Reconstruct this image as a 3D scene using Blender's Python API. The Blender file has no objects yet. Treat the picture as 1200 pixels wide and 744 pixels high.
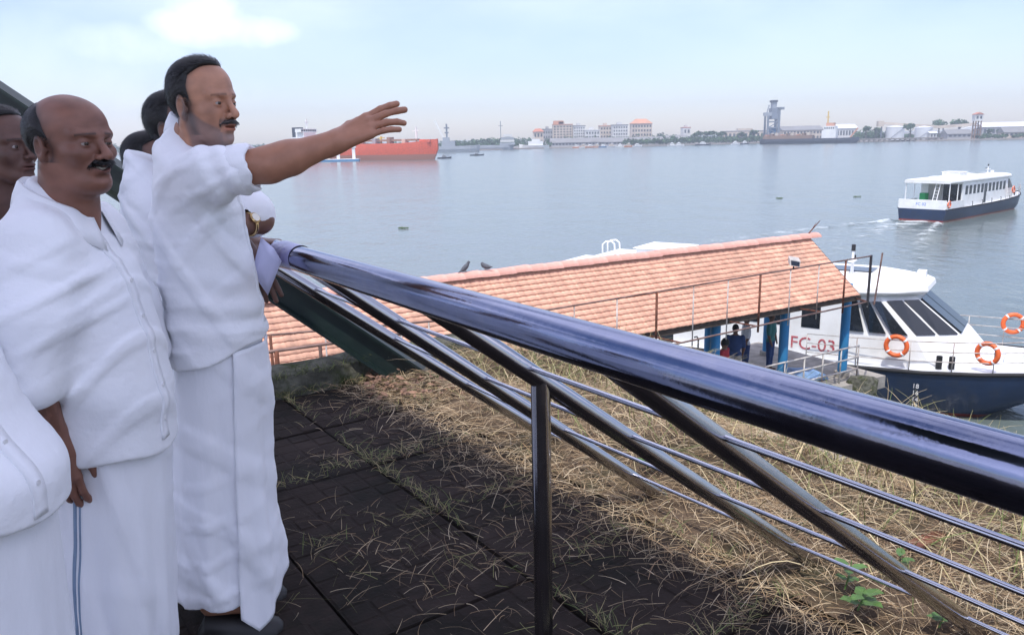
import bpy, math, random
import numpy as np
from mathutils import Vector, Matrix, Euler
R = math.radians
sc = bpy.context.scene
COL = sc.collection
# ------------------------------------------------------------------ camera, sky, sun, exposure
F, CX, CY = 933.0, 600.0, 372.0
CAMZ = 1.46
PITCH, ROLL = R(12.63), R(1.2)
_F = Vector((0, math.cos(PITCH), -math.sin(PITCH)))
_u0 = Vector((0, math.sin(PITCH), math.cos(PITCH)))
_r0 = Vector((1, 0, 0))
_r = _r0*math.cos(ROLL) - _u0*math.sin(ROLL)
_u = _u0*math.cos(ROLL) + _r0*math.sin(ROLL)
cam_d = bpy.data.cameras.new('camera'); cam = bpy.data.objects.new('camera', cam_d); COL.objects.link(cam)
cam.matrix_world = Matrix(((_r.x, _u.x, -_F.x, 0), (_r.y, _u.y, -_F.y, 0), (_r.z, _u.z, -_F.z, CAMZ), (0, 0, 0, 1)))
cam_d.sensor_width = 36; cam_d.lens = 36*F/1200.0; cam_d.clip_start = .05; cam_d.clip_end = 20000
sc.camera = cam
SUN_EL, SUN_AZ = R(64), R(200)          # azimuth clockwise from +Y: behind the viewer, a little to the left
S = Vector((math.sin(SUN_AZ)*math.cos(SUN_EL), math.cos(SUN_AZ)*math.cos(SUN_EL), math.sin(SUN_EL)))
w = bpy.data.worlds.new('World'); sc.world = w; w.use_nodes = True
nt = w.node_tree; N = nt.nodes; L = nt.links; N.clear()
sky = N.new('ShaderNodeTexSky'); sky.sky_type = 'NISHITA'; sky.sun_disc = False
sky.sun_elevation = SUN_EL; sky.sun_rotation = SUN_AZ; sky.altitude = 0
sky.air_density = 1.0; sky.dust_density = .5; sky.ozone_density = 2.0
bg = N.new('ShaderNodeBackground'); bg.inputs[1].default_value = .094
out = N.new('ShaderNodeOutputWorld')
# bright thin clouds added overhead as fill light, plus two cumulus heads low over the water, all by direction
tc = N.new('ShaderNodeTexCoord')
def vnode(op, a, b=None):
    n = N.new('ShaderNodeVectorMath'); n.operation = op
    L.new(a, n.inputs[0])
    if b is not None:
        if isinstance(b, tuple): n.inputs[1].default_value = b
        else: L.new(b, n.inputs[1])
    return n
def mnode(op, a, b=None, clamp=False):
    n = N.new('ShaderNodeMath'); n.operation = op; n.use_clamp = clamp
    for i, q in enumerate((a, b)):
        if q is None: continue
        if isinstance(q, (int, float)): n.inputs[i].default_value = q
        else: L.new(q, n.inputs[i])
    return n.outputs[0]
nrm = vnode('NORMALIZE', tc.outputs['Generated'])
nz1 = N.new('ShaderNodeTexNoise'); nz1.inputs['Scale'].default_value = 16; nz1.inputs['Detail'].default_value = 7
L.new(nrm.outputs[0], nz1.inputs['Vector'])
nz2 = N.new('ShaderNodeTexNoise'); nz2.inputs['Scale'].default_value = 2.2; nz2.inputs['Detail'].default_value = 6
st = vnode('MULTIPLY', nrm.outputs[0], (1, 1, 3.2)); L.new(st.outputs[0], nz2.inputs['Vector'])
def pdir(u, v): return (_F + _r*((u-CX)/F) + _u*((CY-v)/F)).normalized()
blobs = None
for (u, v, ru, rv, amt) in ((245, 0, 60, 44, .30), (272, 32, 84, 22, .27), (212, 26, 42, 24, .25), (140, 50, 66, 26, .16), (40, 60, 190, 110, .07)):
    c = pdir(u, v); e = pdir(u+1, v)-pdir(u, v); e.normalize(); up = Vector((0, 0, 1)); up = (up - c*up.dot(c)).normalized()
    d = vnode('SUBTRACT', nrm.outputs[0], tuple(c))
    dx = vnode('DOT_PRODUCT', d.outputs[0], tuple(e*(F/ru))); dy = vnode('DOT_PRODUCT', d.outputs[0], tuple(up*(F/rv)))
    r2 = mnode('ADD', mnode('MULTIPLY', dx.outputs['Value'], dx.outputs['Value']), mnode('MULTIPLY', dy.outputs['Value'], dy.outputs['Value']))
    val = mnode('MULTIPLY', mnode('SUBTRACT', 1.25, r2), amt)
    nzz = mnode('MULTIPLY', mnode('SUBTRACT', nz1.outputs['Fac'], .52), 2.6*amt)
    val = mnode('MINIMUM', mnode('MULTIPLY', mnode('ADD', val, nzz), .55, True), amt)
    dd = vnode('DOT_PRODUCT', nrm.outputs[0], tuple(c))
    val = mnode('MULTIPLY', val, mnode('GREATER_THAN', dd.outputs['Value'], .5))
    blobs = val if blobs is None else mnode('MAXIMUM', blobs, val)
thin = mnode('MULTIPLY', mnode('SUBTRACT', nz2.outputs['Fac'], .36, ), 1.5, True)
sepz = N.new('ShaderNodeSeparateXYZ'); L.new(nrm.outputs[0], sepz.inputs[0])
overhead_fade = N.new('ShaderNodeMapRange'); overhead_fade.interpolation_type = 'SMOOTHSTEP'; overhead_fade.inputs[1].default_value = .02; overhead_fade.inputs[2].default_value = .40; L.new(sepz.outputs['Z'], overhead_fade.inputs[0])   # keeps the added fill clouds overhead, fading out towards the horizon
thin = mnode('MULTIPLY', thin, overhead_fade.outputs[0])
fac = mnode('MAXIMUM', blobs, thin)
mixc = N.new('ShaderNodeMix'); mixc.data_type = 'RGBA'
CLOUD_FILL = (22, 22, 22.2, 1)  # cloud brightness, raised so the overhead ones fill the men's shade
L.new(fac, mixc.inputs['Factor']); L.new(sky.outputs[0], mixc.inputs['A']); mixc.inputs['B'].default_value = CLOUD_FILL
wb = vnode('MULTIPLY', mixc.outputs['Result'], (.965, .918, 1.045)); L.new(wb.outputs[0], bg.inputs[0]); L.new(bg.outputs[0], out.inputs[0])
sun_d = bpy.data.lights.new('sun', 'SUN'); sun_d.energy = 2.2; sun_d.angle = R(.53); sun_d.color = (1, .95, .87)
sun = bpy.data.objects.new('sun', sun_d); COL.objects.link(sun); sun.rotation_euler = S.to_track_quat('Z', 'Y').to_euler()
vs = sc.view_settings; vs.view_transform = 'Standard'; vs.look = 'None'; vs.exposure = 0.95; vs.gamma = 1; vs.use_curve_mapping = False
sc.cycles.use_denoising = True; sc.cycles.max_bounces = 6; sc.cycles.volume_bounces = 0; sc.cycles.caustics_reflective = False
sc.cycles.transparent_max_bounces = 12

def W(u, v, Y):
    d = _F + _r*((u-CX)/F) + _u*((CY-v)/F)
    return Vector((0, 0, CAMZ)) + d*(Y/d.y)
def G(u, v, z):
    d = _F + _r*((u-CX)/F) + _u*((CY-v)/F)
    return Vector((0, 0, CAMZ)) + d*((z-CAMZ)/d.z)

# ------------------------------------------------------------------ materials
def mat(name, base, rough=.6, metal=0., var=.12, vscale=6., bump=0., bscale=40., spec=.5, attr=None, coat=0., stretch=(1, 1, 1), rnd=0., dirt=None, dscale=2., damt=.0, bdetail=6, sheen=0., rvar=0.):
    m = bpy.data.materials.new(name); m.use_nodes = True
    t = m.node_tree; n = t.nodes; l = t.links; b = n['Principled BSDF']
    b.inputs['Roughness'].default_value = rough; b.inputs['Metallic'].default_value = metal
    b.inputs['Specular IOR Level'].default_value = spec; b.inputs['Coat Weight'].default_value = coat
    b.inputs['Sheen Weight'].default_value = sheen
    tcn = n.new('ShaderNodeTexCoord'); mp = n.new('ShaderNodeMapping'); mp.inputs['Scale'].default_value = stretch
    l.new(tcn.outputs['Object'], mp.inputs['Vector'])
    no = n.new('ShaderNodeTexNoise'); no.inputs['Scale'].default_value = vscale; no.inputs['Detail'].default_value = 6
    l.new(mp.outputs[0], no.inputs['Vector'])
    if attr:
        a = n.new('ShaderNodeAttribute'); a.attribute_name = attr; csock = a.outputs['Color']
    else:
        a = n.new('ShaderNodeRGB'); a.outputs[0].default_value = (*base, 1); csock = a.outputs[0]
    mr = n.new('ShaderNodeMapRange'); mr.inputs[1].default_value = .3; mr.inputs[2].default_value = .7
    mr.inputs[3].default_value = 1-var; mr.inputs[4].default_value = 1+var
    l.new(no.outputs['Fac'], mr.inputs[0])
    fsock = mr.outputs[0]
    if rnd:
        oi = n.new('ShaderNodeObjectInfo'); ge = n.new('ShaderNodeNewGeometry')
        ad = n.new('ShaderNodeMath'); ad.operation = 'ADD'; l.new(oi.outputs['Random'], ad.inputs[0]); l.new(ge.outputs['Random Per Island'], ad.inputs[1])
        fr = n.new('ShaderNodeMath'); fr.operation = 'FRACT'; l.new(ad.outputs[0], fr.inputs[0])
        m2 = n.new('ShaderNodeMapRange'); m2.inputs[3].default_value = 1-rnd; m2.inputs[4].default_value = 1+rnd; l.new(fr.outputs[0], m2.inputs[0])
        mu = n.new('ShaderNodeMath'); mu.operation = 'MULTIPLY'; l.new(fsock, mu.inputs[0]); l.new(m2.outputs[0], mu.inputs[1]); fsock = mu.outputs[0]
    vm = n.new('ShaderNodeVectorMath'); vm.operation = 'SCALE'; l.new(csock, vm.inputs[0]); l.new(fsock, vm.inputs['Scale'])
    cs = vm.outputs[0]
    if dirt:
        nd = n.new('ShaderNodeTexNoise'); nd.inputs['Scale'].default_value = dscale; nd.inputs['Detail'].default_value = 9; nd.inputs['Roughness'].default_value = .65
        l.new(mp.outputs[0], nd.inputs['Vector'])
        rr = n.new('ShaderNodeMapRange'); rr.inputs[1].default_value = .48; rr.inputs[2].default_value = .66; rr.inputs[4].default_value = damt
        l.new(nd.outputs['Fac'], rr.inputs[0])
        mx = n.new('ShaderNodeMix'); mx.data_type = 'RGBA'; l.new(rr.outputs[0], mx.inputs['Factor']); l.new(cs, mx.inputs['A']); mx.inputs['B'].default_value = (*dirt, 1)
        cs = mx.outputs['Result']
    l.new(cs, b.inputs['Base Color'])
    if rvar:
        r1 = n.new('ShaderNodeMapRange'); r1.inputs[1].default_value = .3; r1.inputs[2].default_value = .7; r1.inputs[3].default_value = max(0, rough-rvar); r1.inputs[4].default_value = rough+rvar
        l.new(no.outputs['Fac'], r1.inputs[0]); l.new(r1.outputs[0], b.inputs['Roughness'])
    if bump:
        nb = n.new('ShaderNodeTexNoise'); nb.inputs['Scale'].default_value = bscale; nb.inputs['Detail'].default_value = bdetail
        l.new(mp.outputs[0], nb.inputs['Vector'])
        bp = n.new('ShaderNodeBump'); bp.inputs['Strength'].default_value = min(1, bump); bp.inputs['Distance'].default_value = 1.0/bscale*.5
        l.new(nb.outputs['Fac'], bp.inputs['Height']); l.new(bp.outputs[0], b.inputs['Normal'])
    return m
M = {}
# ------------------------------------------------------------------ mesh building
class MB:
    def __init__(s): s.v = []; s.f = []
    def add(s, vs, fs):
        o = len(s.v); s.v += [tuple(x) for x in vs]; s.f += [tuple(o+i for i in q) for q in fs]; return s
    def hexa(s, p):      # 8 corners: bottom 4 ccw, top 4 ccw
        return s.add(p, [(3, 2, 1, 0), (4, 5, 6, 7), (0, 1, 5, 4), (1, 2, 6, 5), (2, 3, 7, 6), (3, 0, 4, 7)])
    def box(s, lo, hi):
        (a, b, c), (d, e, f) = lo, hi
        return s.hexa([(a, b, c), (d, b, c), (d, e, c), (a, e, c), (a, b, f), (d, b, f), (d, e, f), (a, e, f)])
    def cbox(s, c, size): return s.box([c[i]-size[i]/2 for i in range(3)], [c[i]+size[i]/2 for i in range(3)])
    def bar(s, a, b, wx, wz, up=(0, 0, 1)):   # rectangular bar from a to b
        a = Vector(a); b = Vector(b); d = (b-a).normalized(); up = Vector(up)
        x = d.cross(up)
        if x.length < 1e-4: x = d.cross(Vector((0, 1, 0)))
        x.normalize(); y = x.cross(d).normalized(); x *= wx/2; y *= wz/2
        return s.hexa([a-x-y, a+x-y, b+x-y, b-x-y, a-x+y, a+x+y, b+x+y, b-x+y])
    def tube(s, pts, r, n=10, closed=False, cap=True):
        pts = [Vector(p) for p in pts]; m = len(pts); rings = []
        rr = r if isinstance(r, (list, tuple)) else [r]*m
        t0 = None
        for i, p in enumerate(pts):
            if closed: t = pts[(i+1) % m]-pts[i-1]
            else: t = pts[min(i+1, m-1)]-pts[max(i-1, 0)]
            t.normalize()
            if t0 is None:
                a = t.cross(Vector((0, 0, 1)))
                if a.length < .01: a = t.cross(Vector((1, 0, 0)))
            else: a = a - t*a.dot(t)
            a.normalize(); b = t.cross(a); t0 = t
            rings.append([p+(a*math.cos(2*math.pi*k/n)+b*math.sin(2*math.pi*k/n))*rr[i] for k in range(n)])
        return s.loft(rings, cap=cap and not closed, closed=closed)
    def loft(s, rings, cap=True, closed=False, wrap=True):
        n = len(rings[0]); m = len(rings); vs = [p for q in rings for p in q]; fs = []
        for i in range(m if closed else m-1):
            j = (i+1) % m
            for k in range(n if wrap else n-1):
                fs.append((i*n+k, i*n+(k+1) % n, j*n+(k+1) % n, j*n+k))
        if cap: fs.append(tuple(reversed(range(n)))); fs.append(tuple((m-1)*n+k for k in range(n)))
        return s.add(vs, fs)
    def prism(s, poly, fn0, fn1):
        n = len(poly)
        return s.add([fn0(p) for p in poly]+[fn1(p) for p in poly], [tuple(reversed(range(n))), tuple(range(n, 2*n))]+[(k, (k+1) % n, n+(k+1) % n, n+k) for k in range(n)])
    def lathe(s, prof, c=(0, 0, 0), n=16, axis='z'):
        rings = []
        for (r, h) in prof:
            ring = []
            for k in range(n):
                a = 2*math.pi*k/n; q = (r*math.cos(a), r*math.sin(a), h)
                if axis == 'y': q = (q[0], q[2], q[1])
                if axis == 'x': q = (q[2], q[0], q[1])
                ring.append((q[0]+c[0], q[1]+c[1], q[2]+c[2]))
            rings.append(ring)
        return s.loft(rings)
    def build(s, name, m, parent=None, smooth=False, bevel=0., fix=True):
        me = bpy.data.meshes.new(name); me.from_pydata(s.v, [], s.f)
        if fix:
            import bmesh
            bm = bmesh.new(); bm.from_mesh(me); bmesh.ops.recalc_face_normals(bm, faces=bm.faces); bm.to_mesh(me); bm.free()
        return link(name, me, m, parent, smooth, bevel)
def link(name, me, m, parent=None, smooth=False, bevel=0.):
    o = bpy.data.objects.new(name, me); COL.objects.link(o); o.parent = parent
    if m is not None: me.materials.append(M[m] if isinstance(m, str) else m)
    if smooth:
        me.polygons.foreach_set('use_smooth', [True]*len(me.polygons))
        if smooth == 'auto':
            me.set_sharp_from_angle(angle=R(38))
    if bevel:
        b = o.modifiers.new('bevel', 'BEVEL'); b.width = bevel; b.segments = 2; b.limit_method = 'ANGLE'; b.angle_limit = R(40)
    return o
def empty(name, loc=(0, 0, 0), rz=0.):
    o = bpy.data.objects.new(name, None); COL.objects.link(o); o.location = loc; o.rotation_euler = (0, 0, rz); o.empty_display_size = .2; return o
def tag(o, label=None, cat=None, group=None, kind=None):
    for k, q in (('label', label), ('category', cat), ('group', group), ('kind', kind)):
        if q: o[k] = q
    return o
def copy_tree(o, parent=None):
    c = o.copy(); COL.objects.link(c); c.parent = parent
    for ch in list(o.children): copy_tree(ch, c)
    return c
def text(name, body, size, m, parent, mw, extrude=.003):
    cu = bpy.data.curves.new(name, 'FONT'); cu.body = body; cu.size = size; cu.extrude = extrude; cu.align_x = 'CENTER'; cu.align_y = 'CENTER'
    cu.materials.append(M[m]); o = bpy.data.objects.new(name, cu); COL.objects.link(o)
    dg = bpy.context.evaluated_depsgraph_get(); me = bpy.data.meshes.new_from_object(o.evaluated_get(dg)); bpy.data.objects.remove(o); bpy.data.curves.remove(cu)
    o = bpy.data.objects.new(name, me); COL.objects.link(o); o.parent = parent; o.matrix_local = mw; return o
def basis(x, y, z, o):
    x, y, z = Vector(x), Vector(y), Vector(z)
    return Matrix(((x[0], y[0], z[0], o[0]), (x[1], y[1], z[1], o[1]), (x[2], y[2], z[2], o[2]), (0, 0, 0, 1)))
def npmesh(name, V, Fq, m, parent=None, smooth=False, col=None):
    me = bpy.data.meshes.new(name); V = np.asarray(V, np.float32); Fq = np.asarray(Fq, np.int32)
    k = Fq.shape[1]
    me.vertices.add(len(V)); me.vertices.foreach_set('co', V.ravel())
    me.loops.add(Fq.size); me.loops.foreach_set('vertex_index', Fq.ravel())
    me.polygons.add(len(Fq)); me.polygons.foreach_set('loop_start', np.arange(0, Fq.size, k, dtype=np.int32))
    me.update(calc_edges=True); me.validate()
    if col is not None:
        a = me.color_attributes.new('col', 'FLOAT_COLOR', 'POINT'); c4 = np.ones((len(V), 4), np.float32); c4[:, :3] = col
        a.data.foreach_set('color', c4.ravel())
    return link(name, me, m, parent, smooth)
# ------------------------------------------------------------------ signed distance shapes (numpy) -> one continuous surface
def _sub(P, c): return [P[i]-np.float32(c[i]) for i in range(3)]
def ell(P, c, r, rot=None):
    q = _sub(P, c)
    if rot is not None:
        m = Euler(rot).to_matrix().transposed()
        q = [q[0]*m[i][0]+q[1]*m[i][1]+q[2]*m[i][2] for i in range(3)]
    a = (q[0]/r[0])**2+(q[1]/r[1])**2+(q[2]/r[2])**2
    b = (q[0]/r[0]**2)**2+(q[1]/r[1]**2)**2+(q[2]/r[2]**2)**2
    k0 = np.sqrt(a); return k0*(k0-1)/np.sqrt(b+1e-9)
def cone(P, a, b, ra, rb):
    q = _sub(P, a); d = [b[i]-a[i] for i in range(3)]; l2 = sum(x*x for x in d)
    t = np.clip((q[0]*d[0]+q[1]*d[1]+q[2]*d[2])/l2, 0, 1)
    return np.sqrt((q[0]-t*d[0])**2+(q[1]-t*d[1])**2+(q[2]-t*d[2])**2)-(ra+(rb-ra)*t)
def smin(a, b, k):
    h = np.clip(.5+.5*(b-a)/k, 0, 1); return b*(1-h)+a*h-k*h*(1-h)
def smax(a, b, k): return -smin(-a, -b, k)
def grid(lo, hi, h):
    ax = [np.arange(lo[i], hi[i]+h, h, dtype=np.float32) for i in range(3)]
    return np.meshgrid(*ax, indexing='ij'), ax
def nets(Vv, lo, h):
    s = Vv < 0; n0, n1, n2 = Vv.shape
    cnt = np.zeros((n0-1, n1-1, n2-1), np.int8)
    for a in (0, 1):
        for b in (0, 1):
            for c in (0, 1): cnt += s[a:n0-1+a, b:n1-1+b, c:n2-1+c]
    act = (cnt > 0) & (cnt < 8); I = np.argwhere(act); idx = -np.ones(act.shape, np.int64); idx[act] = np.arange(len(I))
    acc = np.zeros((len(I), 3), np.float64); num = np.zeros(len(I))
    cor = [(a, b, c) for a in (0, 1) for b in (0, 1) for c in (0, 1)]
    for p in cor:
        for ax in range(3):
            if p[ax]: continue
            q = list(p); q[ax] = 1
            va = Vv[I[:, 0]+p[0], I[:, 1]+p[1], I[:, 2]+p[2]]; vb = Vv[I[:, 0]+q[0], I[:, 1]+q[1], I[:, 2]+q[2]]
            m = (va < 0) != (vb < 0)
            t = va[m]/(va[m]-vb[m]); pt = np.tile(np.array(p, float), (m.sum(), 1)); pt[:, ax] = t
            acc[m] += pt; num[m] += 1
    vert = (I+acc/num[:, None])*h+np.array(lo)
    fs = []
    for ax in range(3):
        sl0 = [slice(None)]*3; sl1 = [slice(None)]*3; sl0[ax] = slice(0, -1); sl1[ax] = slice(1, None)
        A = s[tuple(sl0)]; B = s[tuple(sl1)]; E = np.argwhere(A != B)
        b, c = (ax+1) % 3, (ax+2) % 3
        E = E[(E[:, b] > 0) & (E[:, c] > 0) & (E[:, b] < Vv.shape[b]-1) & (E[:, c] < Vv.shape[c]-1)]
        ins = A[E[:, 0], E[:, 1], E[:, 2]]
        qd = []
        for (db, dc) in ((-1, -1), (0, -1), (0, 0), (-1, 0)):
            K = E.copy(); K[:, b] += db; K[:, c] += dc; qd.append(idx[K[:, 0], K[:, 1], K[:, 2]])
        qd = np.stack(qd, 1); qd[~ins] = qd[~ins][:, ::-1]; fs.append(qd)
    return vert, np.concatenate(fs)
def xf(V, Mx):
    m = np.array(Mx); return V @ m[:3, :3].T + m[:3, 3]
def wob(P, scale, seed, stretch=(1, 1, 1), n=7):
    rg = np.random.RandomState(seed); out = 0
    for i in range(n):
        k = rg.normal(size=3); k /= np.linalg.norm(k); k *= scale*(.6+.9*rg.rand())
        out = out + np.sin(P[0]*np.float32(k[0]*stretch[0])+P[1]*np.float32(k[1]*stretch[1])+P[2]*np.float32(k[2]*stretch[2])+np.float32(rg.rand()*6.28))
    return out/math.sqrt(n)
def ridge(P, scale, seed, stretch=(1, 1, 1)):
    a = wob(P, scale, seed, stretch, 5); b = wob(P, scale*.5, seed+9, stretch, 4)
    return np.exp(-(a*1.6)**2)*np.clip(.5+b, 0, 1.3)
# ------------------------------------------------------------------ material list
WZ = CAMZ-9.0                      # water level
M['steel'] = mat('steel', (.40, .40, .42), .13, 1., .06, 9, .03, 60, stretch=(1, 1, 1), rvar=.05)
M['steel_rail'] = mat('steel_rail', (.20, .225, .325), .12, 1., .08, 9, .03, 60, rvar=.05, dirt=(.30, .31, .36), dscale=30, damt=.25)
M['steel_rod'] = mat('steel_rod', (.45, .46, .52), .2, 1., .06, 12)
M['film'] = mat('film', (.30, .30, .52), .25, 0., .15, 20, .3, 30)
M['green_paint'] = mat('green_paint', (.003, .013, .012), .5, 0, .2, 8, .1, 60, dirt=(.03, .03, .025), damt=.5)
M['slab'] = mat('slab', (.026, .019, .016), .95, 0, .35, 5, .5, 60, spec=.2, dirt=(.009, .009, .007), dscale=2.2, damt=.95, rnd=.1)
M['soil'] = mat('soil', (.09, .065, .045), .95, 0, .4, 6, .8, 30, spec=.1, dirt=(.05, .055, .03), dscale=2.5, damt=.7)
M['moss'] = mat('moss', (.10, .10, .08), .95, 0, .5, 9, .9, 25, spec=.1, dirt=(.035, .045, .015), dscale=6, damt=.95)
M['straw'] = mat('straw', (.5, .4, .25), .7, 0, .1, 3, attr='col', spec=.3)
M['grass'] = mat('grass', (.1, .15, .04), .65, 0, .1, 3, attr='col', spec=.3)
M['concrete'] = mat('concrete', (.36, .34, .30), .9, 0, .25, 3, .6, 18, spec=.2, dirt=(.12, .10, .08), dscale=2.5, damt=.8)
M['deck_concrete'] = mat('deck_concrete', (.30, .28, .25), .9, 0, .2, 3, .3, 18, spec=.2, dirt=(.12, .11, .1), dscale=2, damt=.6)
M['rust'] = mat('rust', (.16, .06, .035), .8, .2, .4, 9, .4, 50, dirt=(.05, .03, .025), damt=.7)
M['rail_iron'] = mat('rail_iron', (.20, .13, .11), .7, .2, .4, 6, .2, 50, dirt=(.09, .035, .025), damt=.9)
M['rail_pale'] = mat('rail_pale', (.5, .48, .45), .6, .2, .25, 6, dirt=(.2, .1, .07), damt=.7)
M['tile'] = mat('tile', (.73, .40, .28), .8, 0, .16, 3, .2, 90, spec=.3, rnd=.14, dirt=(.47, .29, .21), dscale=1.1, damt=.75)
M['ridge_tile'] = mat('ridge_tile', (.62, .34, .28), .8, 0, .15, 3, .2, 60, spec=.3, rnd=.08, dirt=(.32, .16, .12), dscale=1.2, damt=.6)
M['dark_wood'] = mat('dark_wood', (.06, .045, .035), .9, 0, .3, 8)
M['blue_paint'] = mat('blue_paint', (.025, .20, .42), .5, 0, .15, 4, dirt=(.04, .12, .2), damt=.5)
M['white_paint'] = mat('white_paint', (.78, .79, .78), .4, 0, .04, 2, coat=.1, dirt=(.55, .53, .48), dscale=.9, damt=.35)
M['white_plain'] = mat('white_plain', (.76, .77, .77), .5, 0, .05, 3, dirt=(.5, .48, .44), damt=.25)
M['deck_white'] = mat('deck_white', (.66, .69, .72), .6, 0, .08, 2, dirt=(.42, .42, .40), damt=.5)
M['glass'] = mat('glass', (.012, .016, .022), .06, 0, .1, 3, spec=.6)
M['orange'] = mat('orange', (.72, .13, .03), .5, 0, .1, 8)
M['black_rubber'] = mat('black_rubber', (.012, .012, .014), .7, 0, .2, 8)
M['red_letter'] = mat('red_letter', (.42, .05, .07), .6, 0, .2, 20, dirt=(.55, .4, .4), dscale=14, damt=.8)
M['white_letter'] = mat('white_letter', (.7, .7, .7), .6, 0, .2, 20)
M['blue_letter'] = mat('blue_letter', (.15, .25, .6), .6)
M['dark_metal'] = mat('dark_metal', (.04, .04, .045), .5, .3, .2, 8)
M['leaf'] = mat('leaf', (.065, .135, .03), .5, 0, .25, 30)
M['bird'] = mat('bird', (.07, .075, .09), .7, 0, .3, 40)
def hull_mat(name, col, low, boot, zb):
    m = mat(name, col, .35, 0, .12, 1.5, dirt=(col[0]*.5+.02, col[1]*.5+.02, col[2]*.5+.02), dscale=2, damt=.6); t = m.node_tree; n = t.nodes; l = t.links; b = n['Principled BSDF']
    src = b.inputs['Base Color'].links[0].from_socket
    tcn = n.new('ShaderNodeTexCoord'); sx = n.new('ShaderNodeSeparateXYZ'); l.new(tcn.outputs['Object'], sx.inputs[0])
    g = n.new('ShaderNodeMath'); g.operation = 'LESS_THAN'; g.inputs[1].default_value = zb; l.new(sx.outputs['Z'], g.inputs[0])
    mx = n.new('ShaderNodeMix'); mx.data_type = 'RGBA'; l.new(g.outputs[0], mx.inputs['Factor']); l.new(src, mx.inputs['A']); mx.inputs['B'].default_value = (*low, 1)
    l.new(mx.outputs['Result'], b.inputs['Base Color']); return m
M['navy_hull'] = hull_mat('navy_hull', (.013, .03, .075), (.22, .035, .025), None, .14)
M['red_hull'] = hull_mat('red_hull', (.68, .11, .045), (.36, .15, .10), None, 2.6)
def water_mat():
    m = bpy.data.materials.new('water'); m.use_nodes = True; t = m.node_tree; n = t.nodes; l = t.links; b = n['Principled BSDF']
    b.inputs['Base Color'].default_value = (.11, .14, .135, 1); b.inputs['Roughness'].default_value = .16; b.inputs['IOR'].default_value = 1.33
    tcn = n.new('ShaderNodeTexCoord'); prev = None
    for sc_, dist, st in ((.16, .5, (1, .55, 1)), (.9, .16, (1, .6, 1)), (3.2, .045, (1, .8, 1))):
        mp = n.new('ShaderNodeMapping'); mp.inputs['Scale'].default_value = st; mp.inputs['Rotation'].default_value = (0, 0, .3+sc_); l.new(tcn.outputs['Object'], mp.inputs[0])
        no = n.new('ShaderNodeTexNoise'); no.inputs['Scale'].default_value = sc_; no.inputs['Detail'].default_value = 4; l.new(mp.outputs[0], no.inputs['Vector'])
        bp = n.new('ShaderNodeBump'); bp.inputs['Strength'].default_value = .5; bp.inputs['Distance'].default_value = dist; l.new(no.outputs['Fac'], bp.inputs['Height'])
        if prev: l.new(prev.outputs[0], bp.inputs['Normal'])
        prev = bp
    l.new(prev.outputs[0], b.inputs['Normal']); return m
M['water'] = water_mat()

# ------------------------------------------------------------------ water
rings = []
mb = MB()
rad = [0, 30, 80, 200, 500, 1500, 6000, 14000]
for r in rad[1:]:
    rings.append([(r*math.cos(a*math.pi/24), 20+r*math.sin(a*math.pi/24), WZ) for a in range(48)])
mb.loft(rings, cap=False); mb.f.append(tuple(range(48)))
tag(mb.build('water', 'water'), kind='structure')

# ------------------------------------------------------------------ patio: slabs laid on the rail's own axes
E1 = Vector((.82, .5724, 0)).normalized(); E2 = Vector((-E1.y, E1.x, 0))
PZ = -.07
VZ = -.01
AE = G(845, 650, PZ).dot(E1)-.02; BK = (G(310, 468, PZ).dot(E2)+G(480, 440, PZ).dot(E2))/2; AF = G(950, 655, VZ).dot(E1)+.12; print('AE', AE, 'BK', BK, 'AF', AF, G(310, 468, PZ), G(480, 440, PZ))
def Q(a, b, z=0.): return E1*a + E2*b + Vector((0, 0, z))
rng = random.Random(4)
patio = empty('patio'); tag(patio, kind='structure')
bed = MB(); bed.hexa([Q(-4.5, -3, PZ-.6), Q(AE+.05, -3, PZ-.6), Q(AE+.05, BK, PZ-.6), Q(-4.5, BK, PZ-.6), Q(-4.5, -3, PZ-.03), Q(AE+.05, -3, PZ-.03), Q(AE+.05, BK, PZ-.03), Q(-4.5, BK, PZ-.03)])
bed.build('paving_bed', 'soil', patio)
SL = .64
slab_me = []
for k in range(4):     # chequered slab: grooved cells standing on a base
    r2 = random.Random(k); b_ = MB(); h = SL/2-.006
    b_.box((-h, -h, -.05), (h, h, -.004))
    nc = 6; cw = 2*h/nc
    for i in range(nc):
        for j in range(nc):
            if r2.random() < .06: continue
            x0 = -h+i*cw+.004; y0 = -h+j*cw+.004; z1 = -.001+r2.uniform(-.0025, .002)
            x1 = x0+cw-.008; y1 = y0+cw-.008
            b_.add([(x0, y0, -.0045), (x1, y0, -.0045), (x1, y1, -.0045), (x0, y1, -.0045), (x0+.006, y0+.006, z1), (x1-.006, y0+.006, z1), (x1-.006, y1-.006, z1), (x0+.006, y1-.006, z1)],
                   [(4, 5, 6, 7), (0, 1, 5, 4), (1, 2, 6, 5), (2, 3, 7, 6), (3, 0, 4, 7)])
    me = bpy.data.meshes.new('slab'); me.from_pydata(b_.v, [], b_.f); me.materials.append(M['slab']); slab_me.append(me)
ang = math.atan2(E1.y, E1.x)
for i in range(0, 11):
    for j in range(0, 12):
        a = AE-(i+.5)*SL; b = BK-(j+.5)*SL
        p = Q(a, b)
        o = bpy.data.objects.new('paving_slab', slab_me[rng.randrange(4)]); COL.objects.link(o); o.parent = patio
        o.location = (p.x+rng.uniform(-.004, .004), p.y+rng.uniform(-.004, .004), PZ+rng.uniform(-.008, .003))
        o.rotation_euler = (rng.uniform(-.008, .008), rng.uniform(-.008, .008), ang+rng.uniform(-.008, .008)+rng.choice((0, 1, 2, 3))*math.pi/2)

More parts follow.
